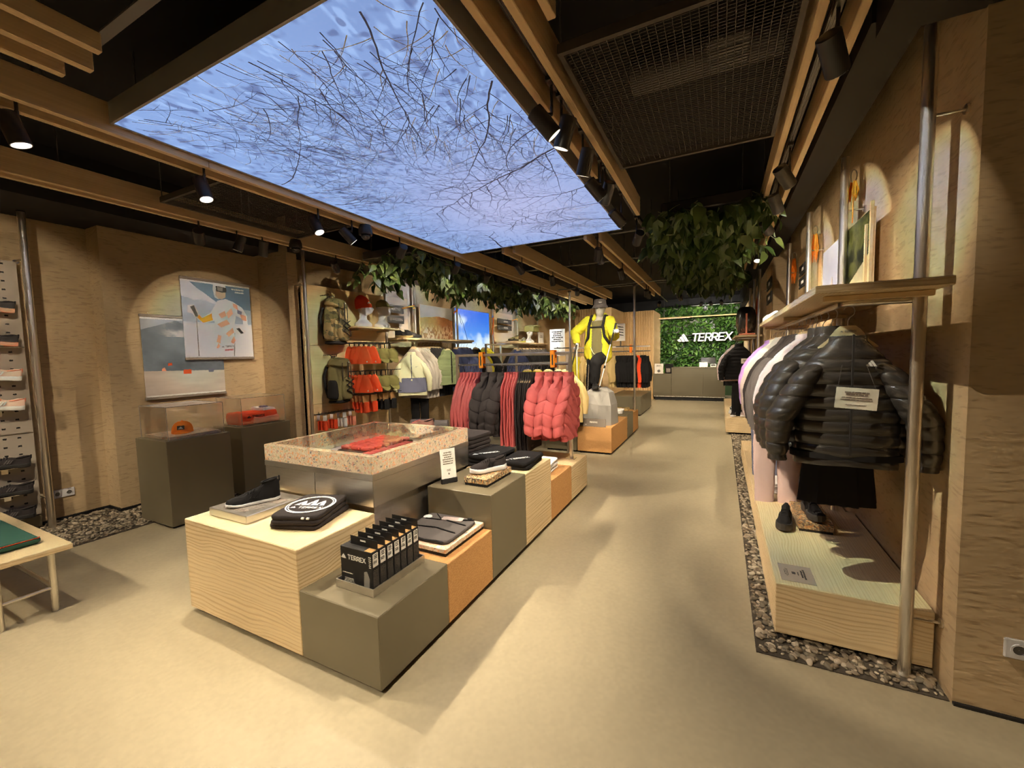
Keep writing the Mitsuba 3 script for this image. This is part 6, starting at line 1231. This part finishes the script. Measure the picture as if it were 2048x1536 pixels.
def cloth(bones, mat, nm, quilt=0, amp=.006, seed=0, ref_len=.016):
    m = skin(bones, ref_len, 6); v = np.array(m.vertices); nrm = np.array(m.vertex_normals)
    off = amp*2*nz(v, 16, seed) + (amp*1.5*(np.abs(np.sin(v[:, 2]/quilt*math.pi+4*nz(v, 6, seed)))**.6) if quilt else 0)
    m.vertices = v + nrm*off[:, None]; put(nm, m, mat, mq, True); return m
up = A_((0, 0, 1.0))
cloth([(pel+A_((.0, 0, .0)), .150, chest, .162), (chest, .155, neck-A_((0, 0, .09)), .085)], 'c_moss', 'shirt', 0, .004, 1)
# open yellow jacket: two front halves, back, sleeves, hood collar
cloth([(pel+A_((-.125, .01, -.02)), .105, chest+A_((-.09, .02, .0)), .120), (chest+A_((-.09, .02, .02)), .118, shL, .082), (pel+A_((-.05, .07, -.02)), .11, chest+A_((0, .06, .02)), .12), (pel+A_((-.085, -.075, -.07)), .045, pel+A_((-.10, -.06, .10)), .085), (pel+A_((-.10, -.06, .10)), .085, chest+A_((-.095, -.05, .0)), .095)], 'c_yellow', 'jacket_front', .045, .0042, 2)
cloth([(pel+A_((.125, .01, -.05)), .095, chest+A_((.09, .02, .0)), .115), (chest+A_((.09, .02, .02)), .115, shR, .080), (pel+A_((.125, -.055, -.11)), .055, pel+A_((.12, -.05, .10)), .075), (pel+A_((.12, -.05, .10)), .075, chest+A_((.10, -.045, .0)), .092)], 'c_yellow', 'jacket_front', .045, .0042, 3)
cloth([(shL, .085, elL, .070), (elL, .070, wrL+.15*(elL-wrL), .050)], 'c_yellow', 'jacket_sleeve', .045, .006, 4); cloth([(shR, .083, elR, .068), (elR, .068, wrR+.18*(elR-wrR), .050)], 'c_yellow', 'jacket_sleeve', .045, .006, 5)
cloth([(neck+A_((-.085, -.03, -.03)), .030, neck+A_((-.07, .05, .03)), .040), (neck+A_((-.07, .05, .03)), .040, neck+A_((.07, .05, .03)), .040), (neck+A_((.07, .05, .03)), .040, neck+A_((.085, -.03, -.03)), .030)], 'c_yellow', 'jacket_hood', 0, .006, 6, .012)
put('jacket_hem_cord', tube([pel+A_((-.08, -.150, .10)), pel+A_((-.03, -.165, .0)), pel+A_((.05, -.165, -.06)), pel+A_((.10, -.15, -.03))], .006, 6), 'c_cream', mq, True)
# trousers and boots
cloth([(pel, .142, pel-A_((0, 0, .06)), .142), (pel-A_((0.06, 0, .05)), .115, knL, .088), (knL, .086, anL+A_((0, 0, .06)), .072), (pel+A_((.06, -.01, -.05)), .115, knR, .092), (knR, .090, anR+A_((0, 0, .05)), .074)], 'c_black', 'trousers', 0, .008, 8)
def boot_at(an, rz, nm):
    for pn, ply, m in BOOT:
        d = dict(ply); d['bsdf'] = ref({'sole': 'm_rubber'}.get(pn, 'c_black')); d['to_world'] = mat4(trs(an[0], an[1], an[2], rz, 0, 0, 1.05)); scene[key(pn, key_b)] = d
key_b = mq+'__boot'; boot_at((-1.75, 6.40, .952), -Q+.25, 'boot'); key_b = mq+'__boot_001'; boot_at((-1.945, 6.82, .622), -Q+.1, 'boot')
# gloved hands on the poles
put('glove', hand(wrL, A_((.10, -.35, -.92)), A_((1.0, 0, 0)), None), 'm_white', mq, True); put('glove', hand(wrR, A_((.30, -.55, .35)), A_((0, 0, 1.0)), None), 'm_white', mq, True)
put('cuff', J([cyl(wrL+(elL-wrL)*.02, wrL+(elL-wrL)*.16, .042, 16), cyl(wrR+(elR-wrR)*.02, wrR+(elR-wrR)*.18, .042, 16)]), 'c_yellow', mq, 30)
# bucket hat
H = trs(*(head+A_((0, .0, .045))), .1, .06)
put('hat', mv(loft([sell(r_, r_*1.08, 32, 1)+np.array([0, 0, z]) for r_, z in ((.125, -.030), (.128, -.034), (.100, .015), (.097, .02), (.094, .075), (.085, .098), (.05, .105), (.004, .107))]), H), 'c_greydark', mq, 40); put('hat_print', mv(lines(.05, .012, 1, 4, .9, ragged=0), H @ front(.02, -.1035, .048)), 'm_white', mq)
# pack straps and the pack behind
put('pack', mv(box(-.14, .14, -.08, .08, -.25, .25, .05), trs(*(chest+A_((0, .24, -.05))))), 'c_charcoal', mq, 40)
def strap(pts, w=.022): put('pack_strap', tube(pts, w, 8), 'c_black', mq, True)
strap([shL+A_((.06, .06, .09)), shL+A_((.075, -.05, .085)), chest+A_((-.115, -.150, .05)), chest+A_((-.13, -.150, -.12)), chest+A_((-.20, -.04, -.24))]); strap([shR+A_((-.055, .06, .09)), shR+A_((-.065, -.05, .085)), chest+A_((.105, -.150, .05)), chest+A_((.13, -.150, -.12)), chest+A_((.19, -.04, -.24))]); strap([chest+A_((-.125, -.155, .03)), chest+A_((0, -.178, .03)), chest+A_((.12, -.155, .03))], .010)
# trekking poles in the hands
def tpole(a, b, g, tx):
    t = thing('trekking_pole', tx, 'trekking pole'); a, b = A_(a), A_(b); d = (b-a)/np.linalg.norm(b-a); L = np.linalg.norm(b-a)
    put('grip', cyl(a, a+d*.15, .0145, 12, .0125), 'm_black', t, 30); put('shaft', cyl(a+d*.15, a+d*(L-.05), .008, 10), 'm_white', t, 30); put('lower_grip', cyl(a+d*.15, a+d*.32, .011, 10), 'm_black', t, 30); put('clamp', cyl(a+d*L*.62, a+d*(L*.62+.04), .013, 10), 'm_black', t, 30); put('basket', cyl(a+d*(L-.07), a+d*(L-.06), .026, 16), 'm_black', t, 30); put('tip', cyl(a+d*(L-.05), b, .006, 8, .002), 'm_chrome', t, 30)
gl = wrL+A_((.012, -.085, -.085)); gr = wrR+A_((.035, -.09, .055))
tpole(gl+A_((.012, -.012, .06)), (-2.20, 6.20, .76), None, 'trekking pole in the left lowered hand of the mannequin'); tpole(gr+A_((.012, -.01, .08)), (-1.67, 6.30, .93), None, 'trekking pole in the raised hand of the mannequin')
t = thing('support_rod', 'thin steel support rod of the mannequin', 'rod'); put('rod', cyl((-1.93, 6.55, .621), (-1.90, 6.60, 1.38), .009, 10), 'm_pole', t)
t = thing('folded_hat', 'tan folded hat on the far end of the second island', 'hat'); put('knit', folded(.24, .20, .05, 400), 'c_tan', t, 50, trs(-1.66, 8.0, .401))
